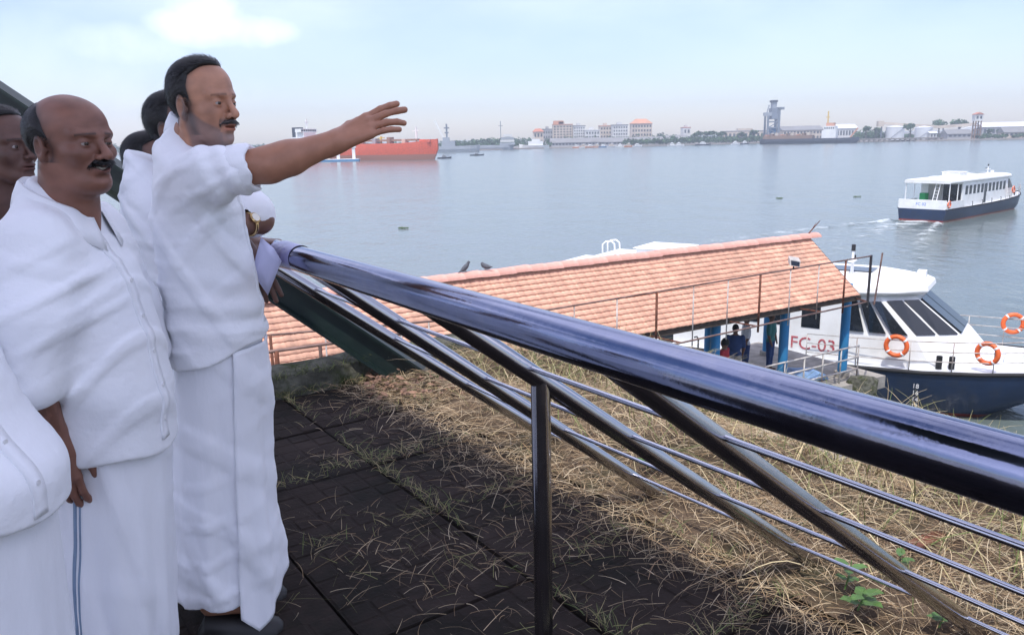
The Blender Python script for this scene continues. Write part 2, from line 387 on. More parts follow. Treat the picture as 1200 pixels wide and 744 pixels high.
# mossy kerb wall along the far edge
def lump(mb, A, B, prof, nseg, amp, seed):
    r3 = random.Random(seed); rings = []; A = Vector(A); B = Vector(B); d = (B-A).normalized(); n = Vector((-d.y, d.x, 0))
    for i in range(nseg+1):
        c = A.lerp(B, i/nseg); ring = []
        for (x, z) in prof: ring.append(c + n*(x+r3.uniform(-amp, amp)) + Vector((0, 0, z+r3.uniform(-amp, amp))) + d*r3.uniform(-amp, amp))
        rings.append(ring)
    mb.loft(rings)
mb = MB(); lump(mb, Q(-4.5, BK+.01, PZ), Q(AE+.8, BK+.01, PZ), [(0, -.5), (0, .06), (.03, .13), (.12, .16), (.24, .15), (.27, .08), (.27, -2.5), (.1, -2.5)], 60, .012, 3)
tag(mb.build('kerb_wall', 'moss', smooth='auto'), 'mossy low kerb wall at the far edge of the patio', 'wall')

# ------------------------------------------------------------------ river bank: verge that falls away on the right
def bank_z(a, b):
    t = min(1, max(0, (a-AE)/(AF-AE))); base = PZ+(VZ-PZ)*(t*t*(3-2*t))
    if a > AF+.5: base -= .20*(a-AF-.5)
    if a > AF+1.9: base -= .55*(a-AF-1.9)
    k = min(1, max(0, (a-AE)*2))
    return base + .03*math.sin(a*5.1+b*2.3)*k + .025*math.sin(b*6.3+a*1.7)*k
def bz(a, b): return bank_z(a, b) if a < AF+3.1 else -6
NA, NB = 52, int((BK+6.25)/.12)
rings = [[Q(AE+i*.085, -6+j*.12, bz(AE+i*.085, -6+j*.12)) for j in range(NB)] for i in range(NA)]
mb = MB(); mb.loft(rings, cap=False, wrap=False)
mb.loft([rings[-1], [Vector((p.x+.4, p.y, WZ-1)) for p in rings[-1]]], cap=False, wrap=False)
mb.loft([[r_[-1] for r_ in rings], [Vector((r_[-1].x, r_[-1].y+.3, WZ-1)) for r_ in rings]], cap=False, wrap=False)
tag(mb.build('river_bank', 'soil', smooth=True), kind='structure')
# broken concrete ledge on the bank
mb = MB(); lump(mb, Q(AF+1.35, -1.2, VZ-.25), Q(AF+1.35, 2.6, VZ-.25), [(-.30, -.3), (-.28, .10), (-.1, .16), (.16, .14), (.22, .02), (.22, -.3)], 34, .035, 8)
tag(mb.build('concrete_ledge', 'concrete', smooth='auto'), 'broken grey concrete ledge half buried in the grassy bank', 'ledge')
for k, (a, b, s_) in enumerate(((AF+.9, 2.1, .07), (AF+1.0, 1.0, .08), (AF+.7, 3.0, .06), (AF+.95, 2.5, .06), (AF+1.6, 1.5, .10))):
    rr = random.Random(50+k); mb = MB(); c = Q(a, b, bank_z(a, b)+s_*.2); rg = []
    for zz, sc2 in ((-.5, .8), (0, 1.05), (.35, .85), (.55, .45)):
        rg.append([c+Vector((math.cos(t*.785+.2)*s_*sc2*rr.uniform(.75, 1.2), math.sin(t*.785+.2)*s_*sc2*rr.uniform(.75, 1.2), zz*s_*rr.uniform(.9, 1.2))) for t in range(8)])
    mb.loft(rg)
    lab = ['grey rubble stone in the dry grass beside the slanted rails', 'largest rubble stone near the rusty beam', 'small rubble stone near the far grass', 'flat rubble stone between two others on the bank', 'rubble stone down by the water edge'][k]
    tag(mb.build('rubble_stone', 'concrete', smooth='auto'), lab, 'stone', 'rubble stones on the bank')
pa, pb = G(1062, 652, VZ-.02), G(1142, 618, VZ-.1)
mb = MB(); mb.bar(pa+Vector((0, 0, .03)), pb+Vector((0, 0, .05)), .05, .012); mb.bar(pa+Vector((.02, .02, .01)), pb+Vector((.02, .02, .03)), .012, .05)
tag(mb.build('rusty_beam', 'rust'), 'rusty angle iron beam lying in the grass by the rails', 'beam')

# ------------------------------------------------------------------ stainless railing with slanted posts
HR = .36
def railpt(u):      # point of the hand rail axis: image column -> metres along it
    t = (u-330)/870.0; v = 297+260*t
    return G(u, v, CAMZ-HR)
r0, r1 = railpt(330), railpt(1200)
D = (r0-r1); D.z = 0; D.normalize()
print('rail dir', D, 'r0', r0, 'r1', r1)
rl = empty('steel_railing', Vector((r0.x, r0.y, 0)))
def loc(p): return Vector(p)-rl.location
RZ = CAMZ-HR
mb = MB(); A = r0+D*1.5; B = r1-D*1.6
mb.tube([loc(A), loc(B)], .0415, 32); mb.build('handrail', 'steel_rail', rl, smooth='auto')
FOOT = [G(1147, 740, VZ), G(950, 656, VZ), G(763, 573, VZ), G(645, 512, VZ)]
n1 = Vector((D.y, -D.x, 0));  n1 = n1 if n1.x > 0 else -n1
fo = sum(((f-r0).dot(n1) for f in FOOT))/4
tops_u = (688, 478, 349, 267)
posts = []
for f, u in zip(FOOT, tops_u):
    s_ = (f-r0).dot(D); foot = Vector((r0.x, r0.y, 0))+D*s_+n1*fo + Vector((0, 0, f.z))
    t_ = railpt(u); top = r0+D*((t_-r0).dot(D)); top.z = RZ
    posts.append((top, f)); print('post', top, f, (f-top))
for top, foot in posts:
    d = (foot-top).normalized()
    mb = MB(); mb.tube([loc(top+d*.03), loc(foot+d*.12)], .0272, 24); mb.build('slanted_post', 'steel', rl, smooth='auto')
# rods through the slanted posts
for fr in (.225, .455, .69, .92):
    pts = [t.lerp(f, fr) for t, f in posts]
    off = Vector((0, 0, .010)); q_ = [pts[0]-D*1.9]+pts+[pts[-1]+D*.03]
    mb = MB(); mb.tube([loc(p+off) for p in q_], .0068, 10); mb.build('rod', 'steel_rod', rl, smooth=True)
# next slanted posts of the same railing, mostly hidden
sp = (posts[1][0]-posts[0][0]).length
vp = posts[1][0].lerp(posts[1][1], .52)
q = W(632, 476, 2.3)
s0 = posts[1][0]; dd = posts[1][1]-s0
best = min((abs((CX+F*((s0+dd*t-Vector((0, 0, CAMZ))).dot(_r))/((s0+dd*t-Vector((0, 0, CAMZ))).dot(_F)))-633), t) for t in [i/400 for i in range(400)])
vp = s0+dd*best[1]; print('vertical post at', vp)
mb = MB(); mb.tube([loc(vp-Vector((0, 0, .005))), loc(Vector((vp.x, vp.y, PZ-.06)))], .0272, 24); mb.build('vertical_post', 'steel', rl, smooth='auto')
mb = MB(); mb.lathe([(.0, .0), (.05, .0), (.05, .006), (.030, .008), (.030, .02)], loc((vp.x, vp.y, PZ)), 20); mb.build('base_flange', 'steel', rl)
tag(rl, 'polished steel railing with thick hand rail, slanted posts and thin rods', 'railing')
mb = MB(); cfilm = r0+D*-.02
mb.tube([loc(cfilm+Vector((0, 0, -.01))+D*.1), loc(cfilm-D*.02), loc(cfilm-D*.16+Vector((0, 0, .002)))], [.0435, .0465, .0425], 24, cap=False); mb.build('film_wrap', 'film', rl, smooth='auto')

# ------------------------------------------------------------------ the look-out's own frame and roof (overhead, gives the shade)
pv = empty('lookout_pavilion', (-3, 3, 0))
def lp(p): return Vector(p)-pv.location
RH = 6.5
bf = G(492, 446, PZ); Yb = bf.y
bt = W(-60, 80, Yb)
bd = (bf-bt).normalized(); bt = bf-bd*((RH+.4)/(-bd.z))
up = bd.cross(Vector((0, -1, 0))); up = up if up.z > 0 else -up
mb = MB()
for o_, wd, ht in ((0.085, .13, .016), (-.085, .13, .016), (0, .018, .17)):
    mb.bar(lp(bt+up*o_), lp(bf+up*o_+bd*.15), wd, ht, up)
mb.build('slanted_beam', 'green_paint', pv)
# roof: eave line lies so that its shadow edge falls where the patio turns sunlit
sh0, sh1 = G(418, 455, PZ), G(895, 716, PZ)
off = Vector((S.x, S.y, 0))*((RH-PZ)/S.z)
e0, e1_ = sh0+off, sh1+off
ed = (e1_-e0).normalized(); inn = Vector((ed.y, -ed.x, 0)); inn = inn if inn.x < 0 else -inn
c0, c1 = e0-ed*1.2, e1_+ed*2.3
poly = [c0, c1, c1+inn*4.2, c0+inn*4.2]
mb = MB(); mb.prism([(p.x, p.y) for p in poly], lambda p: lp((p[0], p[1], RH)), lambda p: lp((p[0], p[1], RH+.06))); mb.build('roof_sheet', 'green_paint', pv)
mb = MB(); mb.bar(lp(c0+inn*.06+Vector((0, 0, RH-.07))), lp(c1+inn*.06+Vector((0, 0, RH-.07))), .06, .13); mb.build('eave_beam', 'green_paint', pv)
for q4 in (c0+inn*4.0, c1+inn*4.0):
    mb = MB(); mb.bar(lp((q4.x, q4.y, PZ-.05)), lp((q4.x, q4.y, RH)), .14, .14); mb.build('roof_post', 'green_paint', pv)
tag(pv, 'dark green steel look-out frame whose slanted beam comes down behind the men', 'pavilion')

FZ = PZ

# unseen pale ground added behind the viewer to bounce sunlight onto the men
mb = MB(); mb.hexa([(-40, -60, PZ-1), (30, -60, PZ-1), (30, -3.2, PZ-1), (-40, -3.2, PZ-1), (-40, -60, PZ-.06), (30, -60, PZ-.06), (30, -3.2, PZ-.06), (-40, -3.2, PZ-.06)])
mb.hexa([(-40, -3.2, PZ-1), (-5.2, -3.2, PZ-1), (-5.2, 4, PZ-1), (-40, 8, PZ-1), (-40, -3.2, PZ-.06), (-5.2, -3.2, PZ-.06), (-5.2, 4, PZ-.06), (-40, 8, PZ-.06)])
M['bounce_ground'] = mat('bounce_ground', (.34, .33, .31), .9, 0, .2, .5)
tag(mb.build('bounce_ground', 'bounce_ground'), kind='structure')
# ------------------------------------------------------------------ jetty with tiled roof
DR = Vector((.862, .507, 0)).normalized(); NR = Vector((DR.y, -DR.x, 0))     # along the ridge; towards the viewer
RID = W(950, 277, 22.5); RZ_ = RID.z
EAVE_DROP, EAVE_OUT = 1.40, 1.78
LEN = 17.0
DECK = CAMZ-6.65
jt = empty('jetty', (RID.x-DR.x*LEN/2, RID.y-DR.y*LEN/2, DECK), math.atan2(DR.y, DR.x))
# local frame: x along the ridge (right end at +LEN/2), -y towards the viewer, z from the deck
RZL = RZ_-DECK; H2 = LEN/2
tr = tag(jt, 'open boat jetty with orange tiled gable roof on blue columns', 'jetty')
rows, EXP = 15, math.hypot(EAVE_OUT, EAVE_DROP)/15
TW = .225; ncol = int(LEN/TW)
sl = math.atan2(EAVE_DROP, EAVE_OUT)
def tile_mesh():     # one pressed clay tile: two shallow rolls and a thick nose
    nx = 8; v = []; f = []
    xs = [i/(nx)*TW*.985 for i in range(nx+1)]
    def h(x): return .010*math.sin(x/TW*2*math.pi*1.0-.6)+(.012 if x > TW*.86 else 0)
    for (yy, dz) in ((-.02, 0.0), (EXP+.015, .030), (EXP+.015, .008)):
        for x in xs: v.append((x, -yy, h(x)+dz))
    n = nx+1
    for r_ in range(2):
        for i in range(nx): f.append((r_*n+i, r_*n+i+1, (r_+1)*n+i+1, (r_+1)*n+i))
    me = bpy.data.meshes.new('roof_tile'); me.from_pydata(v, [], f); me.materials.append(M['tile']); me.polygons.foreach_set('use_smooth', [True]*nx+[False]*nx)
    return me
tme = tile_mesh(); tv = np.array([q.co for q in tme.vertices]); tf = np.array([list(p.vertices) for p in tme.polygons])
roof = MB(); roof.prism([(0, RZL-.03), (-EAVE_OUT, RZL-EAVE_DROP-.03), (-EAVE_OUT, RZL-EAVE_DROP-.07), (0, RZL-.10), (EAVE_OUT, RZL-EAVE_DROP-.07), (EAVE_OUT, RZL-EAVE_DROP-.03)], lambda p: (-H2+.05, p[0], p[1]), lambda p: (H2-.03, p[0], p[1]))
roof_o = roof.build('roof', 'dark_wood', jt)
cand = []; rr = random.Random(9)
jm = Matrix.Translation(jt.location) @ Matrix.Rotation(math.atan2(DR.y, DR.x), 4, 'Z')
def proj(p):
    q = p-Vector((0, 0, CAMZ)); dpt = q.dot(_F); return CX+F*q.dot(_r)/dpt, CY-F*q.dot(_u)/dpt, dpt
for side in (-1, 1):
    for j in range(rows):
        for i in range(ncol):
            x = -H2+i*TW+(TW*.5 if j % 2 else 0)*0; s_ = (j)*EXP
            y = side*math.cos(sl)*s_; z = RZL-math.sin(sl)*s_
            m = Matrix.Translation((x, y, z+rr.uniform(0, .005))) @ (Matrix.Rotation(0 if side < 0 else math.pi, 4, 'Z')) @ Matrix.Rotation(sl, 4, 'X') @ Matrix.Rotation(rr.uniform(-.02, .02), 4, 'Z')
            u, v, dd_ = proj(jm @ Vector((x+.1, y, z)))
            vis = side < 0 and 330 < u < 1020 and v < 297+.30*(u-330)-22 or (side < 0 and 300 < u < 470 and v > 350 and v < 352+.66*(u-322)+35*0 and v > 345+.66*(u-322))
            cand.append((0 if vis else 1, dd_, m, side))
cand.sort(key=lambda t: (t[0], t[1]))
rest_v = []; rest_f = []
for k, (nv, dd_, m, side) in enumerate(cand):
    if k < 300:
        o = bpy.data.objects.new('roof_tile', tme); COL.objects.link(o); o.parent = roof_o; o.matrix_local = m
    else:
        rest_f.append(tf+len(rest_v)*len(tv)); rest_v.append(xf(tv, m))
o = npmesh('roof_tiles', np.concatenate(rest_v), np.concatenate(rest_f), 'tile', roof_o); o['kind'] = 'stuff'
k = 0; x = -H2
while x < H2-.05:      # ridge caps
    mb = MB(); n_ = 9; L_ = .42
    for (xx, gr) in ((0, .0), ):
        rg = []
        for (q, g_) in ((-.03, .0), (L_, .012), (L_+.0, -.006)):
            rg.append([(q, math.cos(math.pi*t/(n_-1))*(.20+g_), math.sin(math.pi*t/(n_-1))*(.11+g_)-.055) for t in range(n_)])
        mb.loft(rg, cap=False, wrap=False)
    o = mb.build('ridge_cap', 'ridge_tile', roof_o, smooth='auto'); o.location = (x, 0, RZL+.035+rr.uniform(-.008, .01)); o.rotation_euler = (0, rr.uniform(-.01, .01), rr.uniform(-.02, .02)); x += .42; k += 1
# gable trim, fascia
mb = MB(); mb.bar((-H2, -EAVE_OUT+.02, RZL-EAVE_DROP-.11), (H2-.02, -EAVE_OUT+.02, RZL-EAVE_DROP-.11), .03, .07); mb.build('fascia_board', 'dark_wood', jt)
# columns placed where the photograph shows them
inv = jm.inverted()
def col_x(u, yl):
    lo, hi = -H2, H2
    for _ in range(40):
        mid = (lo+hi)/2; uu = proj(jm @ Vector((mid, yl, 1.6)))[0]
        if uu < u: lo = mid
        else: hi = mid
    return lo
YC = -1.35
colx = [col_x(919, YC), col_x(991, YC)]
step = colx[1]-colx[0]; print('col spacing', step, colx)
cx_all = [colx[1]-step*k for k in range(0, 9) if colx[1]-step*k > -H2]
for yl in (YC, 1.35):
    for x in cx_all:
        zt = RZL-EAVE_DROP*abs(yl)/EAVE_OUT-.1
        mb = MB(); mb.lathe([(.0, -.7), (.125, -.7), (.12, zt), (0, zt)], (x, yl, 0), 16); mb.build('column', 'blue_paint', jt, smooth='auto')
        mb = MB(); mb.lathe([(0, 0), (.2, 0), (.2, .14), (0, .14)], (x, yl, -.0), 14); mb.build('column_plinth', 'deck_concrete', jt)
mb = MB(); mb.box((-H2-1, -2.0, -.35), (H2+1.0, 2.6, 0)); mb.build('deck', 'deck_concrete', jt)
for x in range(-7, 9, 3):
    for y in (-1.6, 2.1):
        mb = MB(); mb.lathe([(0, WZ-DECK-2), (.25, WZ-DECK-2), (.25, -.34), (0, -.34)], (x, y, 0), 12); mb.build('pile', 'deck_concrete', jt)
# beige parapet panel and steel rails along the near edge
mb = MB(); mb.box((-H2+2, -1.60, .003), (cx_all[2]-.2, -1.52, 1.0)); mb.build('parapet', 'concrete', jt)
def rail_run(parent, p0, p1, h, npost, rails, r, m, name='guard'):
    p0 = Vector(p0); p1 = Vector(p1)
    for z in rails:
        mb = MB(); mb.tube([p0+Vector((0, 0, z)), p1+Vector((0, 0, z))], r, 8); mb.build(name+'_rail', m, parent, smooth=True)
    for k in range(npost+1):
        q = p0.lerp(p1, k/npost); mb = MB(); mb.tube([q, q+Vector((0, 0, h))], r*.9, 8); mb.build(name+'_post', m, parent, smooth=True)
rail_run(jt, (cx_all[1]-1.1, -1.75, 0), (cx_all[0]+.1, -1.75, 0), .95, 5, (.95, .62, .3), .024, 'rail_pale')
rail_run(jt, (cx_all[3]-.4, -1.75, 0), (cx_all[2]+.1, -1.75, 0), .95, 3, (.95, .62), .024, 'rail_iron', 'iron')
# debris at the right end: concrete block with weeds, blue tarpaulin
tb = MB(); c = jm @ Vector((cx_all[0]-.05, -2.0, 0)); rg = []
r5 = random.Random(5)
for zz, s_ in ((-1.2, .32), (-.3, .36), (.05, .36), (.14, .28), (.18, .1)):
    rg.append([(c.x+math.cos(t*.63)*s_*r5.uniform(.8, 1.15)*1.2, c.y+math.sin(t*.63)*s_*r5.uniform(.8, 1.15)*.7, c.z+zz) for t in range(10)])
tb.loft(rg); tag(tb.build('mooring_block', 'moss', smooth='auto'), 'mossy lump of concrete under the right blue column of the jetty', 'block')
tb = MB(); c = jm @ Vector((cx_all[1]+1.0, -.9, .02)); rg = []
for zz, s_ in ((0, .75), (.12, .7), (.26, .5), (.33, .2)):
    rg.append([(c.x+math.cos(t*.52)*s_*r5.uniform(.8, 1.2)*1.1, c.y+math.sin(t*.52)*s_*r5.uniform(.8, 1.2)*.6, c.z+zz+r5.uniform(-.03, .05)) for t in range(12)])
M['tarp'] = mat('tarp', (.16, .27, .45), .5, 0, .3, 6, .5, 14)
tb.loft(rg); tag(tb.build('tarpaulin_heap', 'tarp', smooth='auto'), 'pale blue tarpaulin heaped on the jetty deck behind the rail', 'tarpaulin')

# iron fences in front of the roof
def fence(name, pts, top, low, posts_u, lab, lamp=False, every=3):
    root = empty(name, (pts[0][0], pts[0][1], low-.15)); o3 = root.location
    P0 = [Vector((p[0], p[1], 0)) for p in pts]
    for z, r_, m_ in ((top, .019, 'rail_iron'), (low, .022, 'rail_iron')):
        if z is None: continue
        mb = MB(); mb.tube([p+Vector((0, 0, z))-o3 for p in P0], r_, 8); mb.build('rail', m_, root, smooth=True)
    d = P0[-1]-P0[0]
    for k in range(posts_u+1):
        q = P0[0]+d*(k/posts_u); thick = k % every == 1
        mb = MB(); mb.tube([q+Vector((0, 0, low-.15))-o3, q+Vector((0, 0, top))-o3], .026 if thick else .015, 8)
        mb.build('post', 'rust' if thick else 'rail_pale', root, smooth=True)
    tag(root, lab, 'fence'); return root
fz = CAMZ-3.12
fr0 = G(560, 377, fz); fr1 = G(1021, 300, fz)
fn = fence('iron_fence', [(fr0.x, fr0.y), (fr1.x, fr1.y)], fz, fz-1.2, 11, 'rusty iron fence with thin posts in front of the tiled roof')
o3 = fn.location; q = Vector((fr1.x, fr1.y, 0))-o3
mb = MB(); mb.tube([q+Vector((0, 0, fz-1.3)), q+Vector((0, 0, fz+.02))], .035, 8); mb.build('end_post', 'dark_metal', fn)
mb = MB(); mb.tube([q+Vector((.22, .1, fz-1.3)), q+Vector((.36, .16, fz+.05))], .022, 8); mb.build('end_stay', 'rail_iron', fn)
for x in cx_all[:5]:
    cp = jm @ Vector((x, YC, 0)); t = max(0, min(1, (Vector((cp.x, cp.y, 0))-Vector((fr0.x, fr0.y, 0))).dot((fr1-fr0))/((fr1-fr0).length**2)))
    q = fr0.lerp(fr1, t)
    mb = MB(); mb.bar(Vector((q.x, q.y, fz-1.2))-o3, Vector((cp.x, cp.y, fz-1.25))-o3, .03, .03); mb.build('bracket', 'rust', fn)
fl0 = G(250, 398, fz); fl1 = G(560, 372, fz)
fence('iron_rail', [(fl0.x, fl0.y), (fl1.x, fl1.y)], fz, fz-1.2, 5, 'long iron rail in front of the tiled roof beside the green beam', every=9)
lz = W(300, 414, 8.2).z
g0, g1 = G(270, 418.5, lz), G(470, 391, lz)
fence('low_iron_fence', [(g0.x, g0.y), (g1.x, g1.y)], lz, lz-.235, 4, 'low iron fence behind the mossy kerb below the railing', every=2)
# lower terrace that carries that fence, hidden below the kerb
mb = MB(); pz = lz-.9; mb.hexa([(-7, 5.4, -5), (2, 7.6, -5), (.5, 10.6, -5), (-8, 8.6, -5), (-7, 5.4, pz), (2, 7.6, pz), (.5, 10.6, pz), (-8, 8.6, pz)])
tag(mb.build('lower_terrace', 'moss'), kind='structure')
for o in bpy.data.objects:
    if o.name.startswith('low_iron_fence'):
        for k in range(3):
            q = Vector((g0.x, g0.y, 0)).lerp(Vector((g1.x, g1.y, 0)), .1+.4*k); mb = MB(); mb.tube([q+Vector((0, 0, pz-.05))-o.location, q+Vector((0, 0, lz))-o.location], .02, 8); mb.build('post', 'rail_iron', o)
# floodlight on the fence
c = W(892, 318, fr0.lerp(fr1, .73).y); t = .735; c = fr0.lerp(fr1, t)
fl = empty('floodlight', (c.x, c.y, fz))
mb = MB(); mb.tube([(0, 0, -.02), (0, 0, .12)], .018, 8); mb.build('stem', 'dark_metal', fl)
mb = MB(); mb.hexa([(-.13, -.12, .1), (.10, -.14, .06), (.12, .06, .12), (-.11, .08, .16), (-.12, -.08, .24), (.12, -.1, .2), (.13, .08, .26), (-.1, .1, .30)]); mb.build('lamp_housing', 'rail_pale', fl)
mb = MB(); mb.hexa([(-.1, -.125, .12), (.08, -.145, .09), (.085, -.142, .085), (-.095, -.122, .115), (-.1, -.092, .22), (.1, -.112, .18), (.103, -.108, .178), (-.097, -.088, .218)]); mb.build('lens', 'glass', fl)
tag(fl, 'small grey floodlight fixed on top of the iron fence', 'floodlight')
# stick and pigeons on the ridge
e = jm @ Vector((H2-.1, 0, RZL+.08)); mb = MB(); mb.tube([e, e+Vector((.12, .05, .12)), e+Vector((.34, .1, .35))], [.02, .016, .01], 6); mb.tube([e+Vector((.12, .05, .12)), e+Vector((.2, .02, .3))], [.012, .006], 6)
tag(mb.build('bare_branch', 'rust'), 'thin bare branch sticking up at the right end of the ridge', 'branch')
for k, (u, lab) in enumerate(((545, 'upright dark pigeon on the ridge of the tiled roof'), (569, 'crouching dark pigeon on the ridge, right of the upright one'))):
    lo = -H2
    while proj(jm @ Vector((lo, 0, RZL+.1)))[0] < u: lo += .02
    b = empty('pigeon', jm @ Vector((lo, 0, RZL+.075)), 2.6 if k else .6)
    P, ax = grid((-.2, -.09, -.02), (.22, .09, .3), .012)
    up = .06 if k == 0 else .0
    d = ell(P, (0, 0, .10+up*.4), (.11, .05, .055), (0, -.7 if k == 0 else -.15, 0))
    d = smin(d, ell(P, (.085, 0, .2+up*.5 if k == 0 else .16), (.03, .026, .03)), .05)
    d = smin(d, cone(P, (-.06, 0, .08), (-.17, 0, .03 if k == 0 else .1), .03, .012), .04)
    d = smin(d, cone(P, (.1, 0, .2+up*.5 if k == 0 else .16), (.14, 0, .19+up*.5 if k == 0 else .15), .012, .004), .015)
    v, f = nets(d, (-.2, -.09, -.02), .012); npmesh('body', v, f, 'bird', b, True)
    mb = MB()
    for s_ in (-1, 1): mb.tube([(.0, s_*.02, .08), (.01, s_*.022, 0)], .006, 5)
    mb.build('legs', 'rust', b)
    tag(b, lab, 'pigeon', 'pigeons on the roof ridge')

# ------------------------------------------------------------------ ferries
def panel(q, u0, u1, v0, v1, off):      # rectangle on a quad (corners bl, br, tr, tl)
    q = [Vector(p) for p in q]
    def at(u, v): return q[0].lerp(q[1], u).lerp(q[3].lerp(q[2], u), v)
    n = (q[1]-q[0]).cross(q[3]-q[0]).normalized()*off
    a = [at(u0, v0), at(u1, v0), at(u1, v1), at(u0, v1)]
    return [p-n*.3 for p in a]+[p+n for p in a]
def ferry(name, mirror_text, stern_text, ro=-10.2, ls=0.):
    ft = empty(name)
    xs = [-11, -9, -5, 0, 5, 8.2, 9.8, 11.0, 11.8]; hb = [2.35, 2.45, 2.5, 2.5, 2.5, 2.42, 2.15, 1.75, 1.35]
    zd = [1.22, 1.22, 1.22, 1.24, 1.32, 1.46, 1.56, 1.64, 1.70]; zk = [-.5, -.6, -.6, -.6, -.6, -.45, -.05, .55, 1.1]
    mb = MB(); rg = []
    for x, h, d, k in zip(xs, hb, zd, zk):
        ch = k+(d-k)*.30
        rg.append([(x, 0, k), (x, -h*.72, k+.04), (x, -h*.93, ch), (x, -h, d), (x, h, d), (x, h*.93, ch), (x, h*.72, k+.04)])
    mb.loft(rg); mb.build('hull', 'navy_hull', ft, smooth='auto')
    mb = MB(); mb.loft([[(x, -h+.05, d+.003), (x, h-.05, d+.003), (x, h-.05, d+.035), (x, -h+.05, d+.035)] for x, h, d in zip(xs, hb, zd)]); mb.build('deck', 'deck_white', ft)
    for s_ in (-1, 1):
        mb = MB(); mb.tube([(x, s_*h, d+.0) for x, h, d in zip(xs, hb, zd)], .07, 8); mb.build('rubbing_strake', 'black_rubber', ft, smooth=True)
    mb = MB(); mb.tube([(11.75, y, 1.74) for y in (-1.3, -.5, .5, 1.3)], .1, 8); mb.build('bow_fender', 'black_rubber', ft, smooth=True)
    # cabin
    zc0, zc1 = 1.27, 3.72
    mb = MB(); mb.box((-6.6, -2.1, zc0), (5.7, 2.1, zc1)); cab = mb.build('cabin', 'white_paint', ft, bevel=.04)
    mb = MB()
    ring = lambda pts, z: [(x, y, z) for x, y in pts]
    b0 = [(5.7, -2.15), (8.5, -1.95), (10.1, -1.05), (10.1, 1.05), (8.5, 1.95), (5.7, 2.15)]
    b1 = [(5.7, -2.13), (7.9, -1.9), (9.2, -1.0), (9.2, 1.0), (7.9, 1.9), (5.7, 2.13)]
    b2 = [(5.7, -2.05), (6.6, -1.75), (7.5, -.95), (7.5, .95), (6.6, 1.75), (5.7, 2.05)]
    r0_, r1_, r2_ = ring(b0, 1.33), ring(b1, 2.38), ring(b2, 3.74)
    mb.loft([r0_, r1_, r2_]); wh = mb.build('wheelhouse', 'white_paint', ft, bevel=.03)
    for (i, j, splits) in ((0, 1, ((.08, .30), (.38, .62), (.70, .93))), (1, 2, ((.07, .47), (.55, .94))), (2, 3, ((.05, .48), (.52, .95))), (3, 4, ((.06, .45), (.53, .93))), (4, 5, ((.07, .30), (.38, .62), (.70, .92)))):
        q = [r1_[i], r1_[j], r2_[j], r2_[i]]
        for (a_, b_) in splits:
            mb = MB(); mb.hexa(panel(q, a_, b_, .10, .84, .07)); mb.build('window', 'glass', wh)
    for s_ in (-1, 1):
        for k in range(11):
            x = -6.0+k*1.03; mb = MB(); mb.box((x, s_*2.1-.015, 2.45), (x+.62, s_*2.1+.015, 3.35)); mb.build('window', 'glass', cab)
        mb = MB(); mb.box((-1.0, s_*2.1-.025, 1.3), (-.4, s_*2.1+.025, 3.3)); mb.build('side_door', 'glass', cab)
        for k in range(5):     # black mooring hooks on the side deck
            x = -4.5+k*2.6; mb = MB(); mb.tube([(x, s_*2.36, 1.26), (x, s_*2.36, 1.62), (x-.06, s_*2.36, 1.7), (x-.16, s_*2.36, 1.66)], .03, 6); mb.build('hook', 'black_rubber', ft)
    # roof
    def roofring(z, gx, gy): return [(ro, -2.3+gy, z), (6.0, -2.3+gy, z), (7.2-gx, -1.75+gy, z), (8.0-gx, -.9, z), (8.0-gx, .9, z), (7.2-gx, 1.75-gy, z), (6.0, 2.3-gy, z), (ro, 2.3-gy, z)]
    mb = MB(); mb.loft([roofring(3.72, .12, .1), roofring(3.82, 0, 0), roofring(4.0, .05, .03), roofring(4.1, .3, .2)]); rf = mb.build('roof', 'white_paint', ft, bevel=.03); up_ = .32
    mb = MB(); mb.box((-4.6, -.9, 3.76), (-2.8, .9, 4.3)); mb.box((-4.7, -1, 4.3), (-2.7, 1, 4.34)); mb.build('roof_locker', 'white_plain', rf, bevel=.02)
    if ro < -9:
        mb = MB(); mb.box((-8.9, -1.2, 3.76), (-7.8, .4, 4.05)); mb.build('roof_box', 'white_plain', rf, bevel=.02)
    for y in (-.35, .1):
        mb = MB(); mb.tube([(-6.4, y, 3.75), (-6.4, y, 4.3), (-6.25, y, 4.42), (-6.0, y, 4.45), (-5.85, y, 4.35), (-5.8, y, 3.75)], .035, 8); mb.build('grab_hoop', 'white_plain', rf, smooth=True)
    mb = MB(); mb.tube([(3.0, 0, 3.75), (3.0, 0, 4.6)], [.06, .04], 8); mb.box((2.9, -.25, 4.2), (3.1, .25, 4.26)); mast = mb.build('mast', 'white_plain', rf)
    mb = MB(); mb.lathe([(0, 4.58), (.07, 4.58), (.07, 4.8), (0, 4.82)], (3, 0, 0), 10); mb.build('mast_lamp', 'black_rubber', mast); mb = MB(); mb.lathe([(0, 4.26), (.06, 4.26), (.06, 4.4), (0, 4.42)], (3, .22, 0), 8); mb.build('mast_lamp', 'black_rubber', mast)
    mb = MB(); mb.cbox((5.2, .3, 3.9), (.28, .28, .24)); mb.tube([(5.2, .3, 3.77), (5.2, .3, 3.85)], .05, 8); mb.build('searchlight', 'white_plain', rf, bevel=.03)
    mb = MB(); mb.tube([(2.2+.18*math.cos(a*.63), -.9+.18*math.sin(a*.63), 3.86) for a in range(10)], .05, 8, closed=True); mb.build('rope_coil', 'white_plain', rf, smooth=True)
    mb = MB(); mb.box((1.6, .4, 3.76), (3.6, 1.4, 3.82)); mb.build('solar_panel', 'glass', rf)
    for o_ in rf.children:
        o_.location.z += up_; o_.location.x += (2.4 if o_.name.split('.')[0] in ('mast', 'searchlight', 'rope_coil', 'solar_panel') else ls)
